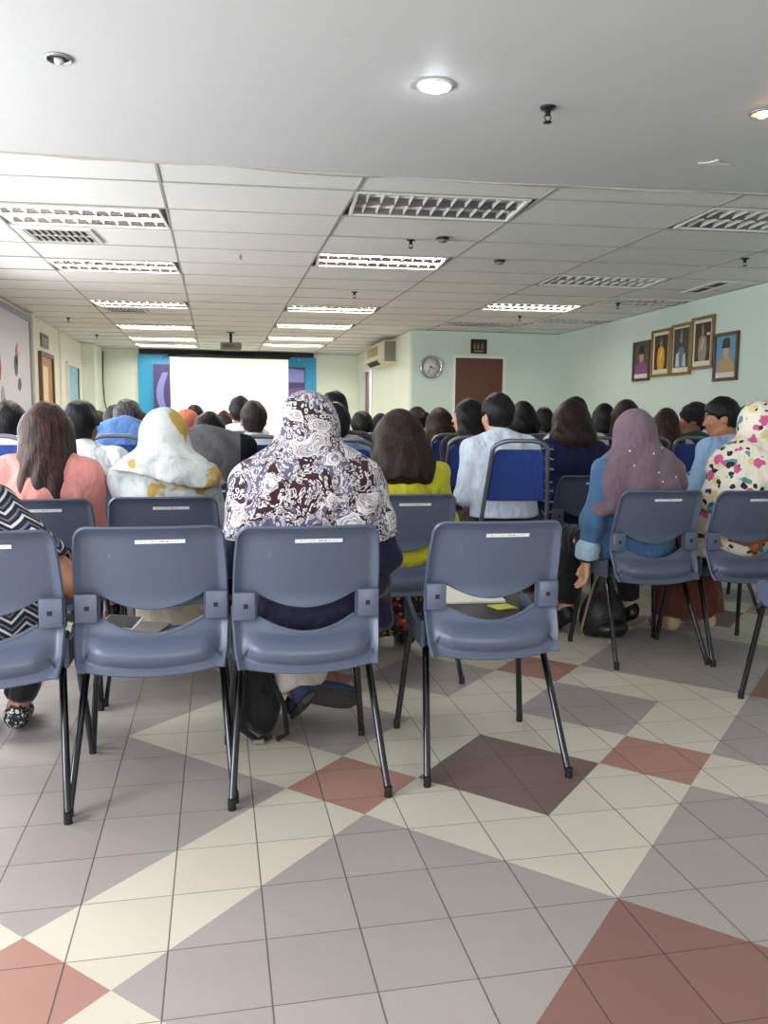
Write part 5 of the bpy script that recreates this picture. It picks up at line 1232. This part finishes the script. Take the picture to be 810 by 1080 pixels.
# third row
person(-0.695, 4.39, 1.256, 'man with short black hair in a white shirt behind the long-haired woman in pink', 'm', top='white', hair='short', lean=6, h=0.012, collar=True, skin='skin_d', head=(-14, 4, 0), side=-0.0)
person(-1.18, 5.0, 1.26, 'man in a white shirt cut by the photo edge at left', 'm', top='white', hair='short', lean=4, h=0.014, collar=True)
person(0.65, 4.43, 1.276, 'man with cropped black hair in a slate blue shirt in front of another dark head', 'm', top='slate', hair='crop', lean=4, h=0.012, collar=True, skin='skin')
person(1.66, 4.50, 1.372, 'slim man with thick black hair in a pale blue shirt on a blue chair', 'm', top='paleblue', bottom='black', hair='short', lean=10, h=0.011, collar=True, skin='skin_l', head=(12, 4, 0), elbows=[(-0.235, 0.07, 0.72), (0.15, 0.05, 0.70)], yaw=4, shirt_hem=0.60)
person(2.21, 4.75, 1.318, 'woman with a reddish brown bob in a navy blouse with zigzag sleeves', top='navy_lace', hair='bob', hmat='red_hair', lean=5, h=0.011, hairlen=0.20, hair_w=1.22, open_neck=True, skin='skin_l', elbows=[(-0.21, 0.05, 0.70), None], wide=1.04)
def profile_extra(c):
    p = (Vector(c['wr'][0])+Vector(c['wr'][1]))/2
person(3.27, 4.60, 1.375, 'heavy man in a sky blue shirt with his head turned, holding a phone', 'm', top='skyblue', bottom='charcoal', hair='short', lean=10, h=0.010, collar=False, wide=1.15, skin='skin', head=(48, 8, 0), face=True, yaw=24, wrists=[(-0.17, 0.33, 0.83), (-0.05, 0.36, 0.81)], elbows=[(-0.27, 0.14, 0.72), (0.26, 0.14, 0.70)])
# fourth row and beyond
person(-0.565, 5.18, 1.225, 'man with greying hair in a denim blue shirt leaning forward', 'm', top='denimblue', hair='short', hmat='grey_hair', lean=20, stretch=1.3, hoff=(0.0, 0.09, -0.10), h=0.013, collar=True, wide=1.12, head=(-8, 10, 0))
person(-0.06, 4.42, 1.157, 'person in a charcoal vest with black sleeves bent far forward', 'm', top='vest_two_tone', hair='short', lean=22, stretch=1.2, hoff=(0.02, 0.12, -0.125), h=0.013, wide=1.15, head=(-10, 10, 0))
person(0.235, 5.2, 1.306, 'man with cropped hair in a white shirt on a blue chair before the screen', 'm', top='white', hair='crop', hmat='fade_hair', lean=4, h=0.014, collar=True, skin='skin')
person(0.195, 6.9, 1.405, 'man in a pale shirt just behind the cropped-haired man before the screen', 'm', top='paleblue', hair='short', lean=3, h=0.016, collar=True)
person(0.775, 5.35, 1.41, 'tall man with thick black hair whose head shows over the cropped-haired man in slate blue', 'm', top='charcoal', hair='short', lean=3, h=0.015)
person(-0.21, 5.95, 1.225, 'woman in a salmon orange headscarf behind the charcoal vest', top='salmon', hair='hijab', hmat='salmon', lean=6, h=0.016, hijab=dict(cape=0.15, hem=0.15))
person(-0.20, 7.9, 1.32, 'dark-haired person right behind the salmon headscarf', 'm', top='grey', hair='short', lean=4, h=0.018)
person(0.10, 10.8, 1.28, 'small far brown-haired person sitting close to the screen', 'f', top='beige', hair='bob', hmat='auburn_hair', lean=3, h=0.022, hairlen=0.16)
person(-1.08, 7.9, 1.22, 'far dark-haired person behind the broad dark hair at left', top='beige', hair='bob', hmat='brown_hair', lean=5, h=0.018, hairlen=0.16)
person(-0.71, 6.1, 1.266, 'person with broad dark hair behind the greying man', 'm', top='black', hair='short', lean=4, h=0.018, hmat='soft_black_hair', wide=1.1)
person(-0.64, 6.9, 1.225, 'woman in a dark flowered headscarf next to the white and mustard headscarf', top='black', hair='hijab', hmat='dark_floral', lean=6, h=0.017, hijab=dict(cape=0.15, hem=0.15))
person(1.98, 10.8, 1.21, 'far dark-haired person in white by the bright doorway', top='white', hair='short', lean=3, h=0.022, sex='m')
person(1.80, 8.9, 1.24, 'far person with a rounded dark bob before the pale side wall', top='black', hair='bob', lean=3, h=0.02, hairlen=0.15)
person(1.15, 6.4, 1.24, 'person in black hidden behind the straight-haired woman in yellow', top='black', hair='short', sex='m', lean=4, h=0.017)
person(1.97, 7.9, 1.32, 'woman with dark hair pinned in a bun below the wall clock', top='black', hair='bun', lean=3, h=0.018, head=(30, 0, 0))
person(1.85, 6.6, 1.28, 'woman with loose brown hair below the wall clock, right of the bun', top='cream', hair='shoulder', hmat='brown_hair', lean=3, h=0.016, hairlen=0.24, hair_w=1.2)
person(1.75, 5.45, 1.335, 'woman with long black hair and black top turning her face to the left', top='black', hair='shoulder', hairlen=0.25, hair_w=1.0, lean=5, h=0.012, head=(62, 0, 0), face=True, skin='skin_l', shoulder_k=0.9)
person(2.77, 8.2, 1.355, 'dark-haired person squeezed between the woman turning her face and the man in pale blue', top='lilac', hair='short', lean=3, h=0.018)
person(2.60, 6.6, 1.387, 'woman with smooth black hair in greyish blue in front of the brown door', top='greyblue', hair='bob', lean=4, h=0.014, hairlen=0.16, hair_w=1.1, open_neck=True, skin='skin_l')
person(3.33, 7.9, 1.34, 'far dark-haired person right of the smooth black bob', top='black', hair='bob', lean=3, h=0.018, hairlen=0.17)
person(3.94, 8.9, 1.31, 'far small dark head in the gap left of the lilac shirt', top='black', hair='short', lean=3, h=0.02)
person(2.56, 5.47, 1.39, 'person in a pale lilac shirt almost hidden by the reddish bob', 'm', top='lilac', hair='short', lean=4, h=0.014, collar=True)
person(3.58, 7.05, 1.375, 'woman in black with a white earring behind the reddish bob', top='black', hair='bob', lean=3, h=0.016, hairlen=0.18)
person(3.06, 5.65, 1.363, 'woman with dark brown hair and black top left of the mauve headscarf', top='black', hair='shoulder', hmat='red_hair', lean=3, h=0.014, hairlen=0.22, head=(-8, 0, 0))
person(3.56, 5.9, 1.29, 'woman with long brown hair below the portraits', top='pale_grey', hair='long', hmat='auburn_hair', lean=5, h=0.015, hairlen=0.32, head=(-20, 6, 0))
person(3.98, 6.2, 1.385, 'man in a black turban and green jacket seen in profile', 'm', top='darkgreen', hair='turban', hmat='black', lean=4, h=0.013, head=(66, 0, 0), face=True, skin='skin_d', collar=True)
person(5.0, 6.9, 1.40, 'person in a green headscarf behind the heavy man in sky blue', top='green', hair='hijab', hmat='green', lean=4, h=0.018, hijab=dict(cape=0.15, hem=0.15))
for (x, y, lab, rz) in ((1.63, 4.21, 'blue banquet chair of the man in pale blue, its back fully in view', -6), (1.66, 5.17, 'blue banquet chair of the woman turning her face to the left', -6), (-0.565, 4.91, 'blue banquet chair of the greying man leaning forward', 2),
                        (0.262, 4.93, 'blue banquet chair of the cropped-haired man in white', 0), (1.85, 6.30, 'blue banquet chair of the loose-haired woman below the clock', 0), (2.60, 6.32, 'blue banquet chair of the woman with the smooth black bob', 0),
                        (-1.18, 4.73, 'blue banquet chair at the left photo edge', 0), (0.65, 4.16, 'blue banquet chair of the man in slate blue', 0)):
    banquet_chair(x, y, lab, rz)
OTHER = [(0.195, 6.62, 'man in the pale shirt before the screen'),
         (0.775, 5.07, 'tall thick-haired man'),
         (-0.21, 5.67, 'woman in the salmon headscarf'),
         (-0.20, 7.62, 'dark-haired person behind the salmon headscarf'),
         (0.10, 10.5, 'small far person close to the screen'),
         (-1.08, 7.62, 'far dark-haired person behind the broad dark hair'),
         (-0.71, 5.83, 'person with the broad dark hair'),
         (-0.64, 6.62, 'woman in the dark flowered headscarf'),
         (1.98, 10.5, 'far person by the bright doorway'),
         (1.80, 8.6, 'far person with the rounded dark bob'),
         (1.15, 6.12, 'person in black behind the woman in yellow'),
         (1.97, 7.6, 'woman with the bun below the clock'),
         (2.77, 7.92, 'person behind the man in pale blue'),
         (3.33, 7.62, 'far person right of the smooth black bob'),
         (3.94, 8.6, 'far small dark head'),
         (2.585, 5.19, 'person in the pale lilac shirt'),
         (3.58, 6.77, 'woman with the white earring'),
         (3.06, 5.36, 'woman in black beside the mauve headscarf'),
         (3.56, 5.6, 'long-haired woman below the portraits'),
         (3.98, 5.9, 'man in the black turban'),
         (5.0, 6.6, 'person in the green headscarf')]
for x, y, who in OTHER: banquet_chair(x, y, 'blue banquet chair under the '+who, 0)

# ------------------------------------------------------------------ belongings
# folder, papers and booklet on the empty chair
M['folder'] = plain('black_folder_cover', '#17181b', 0.35); M['paper'] = plain('white_paper', '#eceadf', 0.7, var=0.02); M['green_paper'] = plain('yellow_green_paper', '#c3c84e', 0.6)
def slab(name, cx, cy, z0, w, d, hgt, rz, mat, label, cat, bev=0.003, tilt=0.0, group=None):
    bm = B(); box(bm, (-w/2, -d/2, 0), (w/2, d/2, hgt), bev); o = bm_obj(name, bm, mat, autosmooth=40)
    o.location = (cx, cy, z0); o.rotation_euler = (tilt, 0, math.radians(rz)); tag(o, label, cat, group); return o
r = empty('document_bag', (0.885, 2.66, 0.456), math.radians(2)); tag(r, 'flat black document bag lying on the empty chair seat', 'bag')
bm = B(); box(bm, (-0.155, -0.12, 0), (0.145, 0.17, 0.042), 0.012, 3); bm_obj('pouch', bm, M['folder'], r, autosmooth=40)
bm = B(); tube(bm, [(-0.14, -0.122, 0.025), (0.13, -0.122, 0.025)], 0.004, 6); bm_obj('zip', bm, M['dark_metal'], r)
bm = B(); tube(bm, [(-0.15, -0.06, 0.03), (-0.165, -0.09, 0.03), (-0.15, -0.118, 0.045), (-0.10, -0.09, 0.048)], 0.006, 6); bm_obj('strap', bm, M['folder'], r)
slab('booklet', 0.985, 2.69, 0.4985, 0.08, 0.07, 0.006, 12, M['green_paper'], 'yellow-green booklet under the white papers on the black bag', 'booklet')
slab('paper_stack', 0.905, 2.865, 0.5125, 0.25, 0.20, 0.008, -3, M['paper'], 'white sheets on the black bag on the empty chair', 'paper', 0.001, 0.14)
# phone and booklets on the other empty chair
M['cover_olive'] = plain('olive_booklet_cover', '#6a685c', 0.45, var=0.15); M['cover_grey'] = plain('grey_booklet_cover', '#8b8a86', 0.5, var=0.1)
slab('booklet', -0.262, 2.60, 0.464, 0.16, 0.10, 0.014, -8, M['cover_grey'], 'thick pale grey booklet at the bottom under the phone', 'booklet', 0.003, 0.05)
slab('booklet', -0.240, 2.625, 0.486, 0.15, 0.11, 0.010, -24, M['cover_olive'], 'dark olive booklet leaning under the phone', 'booklet', 0.002, 0.10)
r = empty('phone', (-0.300, 2.615, 0.512), math.radians(-26)); r.rotation_euler.x = 0.35; tag(r, 'black-screened phone with a white rim on top of booklets', 'phone')
bm = B(); box(bm, (-0.062, -0.036, 0), (0.062, 0.036, 0.008), 0.004, 3); bm_obj('case', bm, plain('white_phone_case', '#d9dadc', 0.3), r, autosmooth=40)
bm = B(); box(bm, (-0.055, -0.031, 0.0075), (0.055, 0.031, 0.0095), 0.001); bm_obj('screen', bm, plain('phone_glass', '#101216', 0.08), r)
# phone held by the man in profile
r = empty('phone', (2.99, 4.99, 0.83), math.radians(30)); r.rotation_euler.x = 0.9; tag(r, 'dark phone held by the heavy man in sky blue', 'phone')
bm = B(); box(bm, (-0.036, -0.072, 0), (0.036, 0.072, 0.009), 0.004, 3); bm_obj('case', bm, M['folder'], r, autosmooth=40)
bm = B(); box(bm, (-0.032, -0.066, 0.0085), (0.032, 0.066, 0.0098), 0.001); bm_obj('screen', bm, plain('dim_phone_screen', '#3d4654', 0.1), r)
# backpack under the paisley woman's chair
M['bag_black'] = fabric('black_bag_nylon', '#121214', 0.7)
r = empty('backpack', (0.128, 2.99, 0.0)); tag(r, 'slumped black backpack on the floor under the paisley woman', 'backpack')
q = SDF((-0.26, -0.26, -0.02), (0.26, 0.26, 0.42), 0.010)
q.ell((0, 0.02, 0.13), (0.10, 0.11, 0.15), 0.03); q.ell((-0.02, 0.03, 0.23), (0.07, 0.08, 0.09), 0.05); q.ell((0.03, -0.06, 0.08), (0.06, 0.05, 0.09), 0.02)
q.displace(lambda X, Y, Z: 0.006*np.sin(30*Z+9*X)*np.sin(22*X+5*Y)); q.everywhere(lambda X, Y, Z: 0.002-Z+0*X+0*Y, 0.01)
link_mesh('pouch', q.mesh('pouch'), M['bag_black'], r)
bm = B(); tube(bm, [(-0.03, -0.01, 0.31), (-0.01, -0.02, 0.345), (0.02, 0.0, 0.30)], 0.008, 8); bm_obj('handle', bm, M['bag_black'], r, smooth=True)
bm = B(); tube(bm, [(-0.04, -0.05, 0.25), (-0.06, -0.11, 0.16), (-0.05, -0.14, 0.05), (0.0, -0.16, 0.014), (0.05, -0.13, 0.014)], 0.013, 8); bm_obj('strap', bm, M['bag_black'], r, smooth=True)
bm = B(); tube(bm, [(0.06, -0.05, 0.20), (0.10, -0.10, 0.12), (0.11, -0.13, 0.02), (0.07, -0.16, 0.013)], 0.010, 8); bm_obj('strap', bm, M['bag_black'], r, smooth=True)
bm = B(); box(bm, (-0.015, -0.175, 0.002), (0.025, -0.15, 0.02), 0.004); bm_obj('buckle', bm, M['grey_plastic'], r)
# handbag between the mauve woman's feet
def glit():
    k = NB('glitter_black_bag_cloth'); d = k.math('LESS_THAN', k.vor(110), 0.26)
    k.bump(k.noise(30, 3), 0.3, 0.01)
    return k.out(k.mix(k.math('MULTIPLY', d, 0.7), lin('#151417'), lin('#6d6558')), 0.5, 0, 0.5)
M['glitter'] = glit()
r = empty('handbag', (2.055, 4.03, 0.0), math.radians(8)); tag(r, 'black speckled handbag standing on the floor between black-trousered legs', 'handbag')
q = SDF((-0.24, -0.2, -0.02), (0.24, 0.2, 0.4), 0.010)
q.ell((0.0, 0, 0.10), (0.135, 0.085, 0.13), 0.03); q.cone((0, 0, 0.12), (0.0, 0, 0.30), 0.11, 0.045, 0.04, sc=(1, 1.5, 1)); q.everywhere(lambda X, Y, Z: 0.002-Z+0*X+0*Y, 0.01)
q.displace(lambda X, Y, Z: 0.005*np.sin(40*X+8*Z)*np.clip(Z*5, 0, 1)); link_mesh('pouch', q.mesh('pouch'), M['glitter'], r)
q = SDF((-0.2, -0.2, -0.02), (0.2, 0.2, 0.2), 0.009); q.ell((0.02, -0.06, 0.05), (0.10, 0.06, 0.055), 0.02); q.everywhere(lambda X, Y, Z: 0.002-Z+0*X+0*Y, 0.01); link_mesh('front_pocket', q.mesh('front_pocket'), M['folder'], r)
bm = B(); tube(bm, [(-0.05, 0, 0.31), (-0.10, -0.03, 0.24), (-0.15, -0.06, 0.14), (-0.18, -0.07, 0.05), (-0.16, -0.09, 0.014)], 0.007, 8); o = bm_obj('chain_strap', bm, plain('beige_strap_leather', '#8a7a5e', 0.5), r, smooth=True)
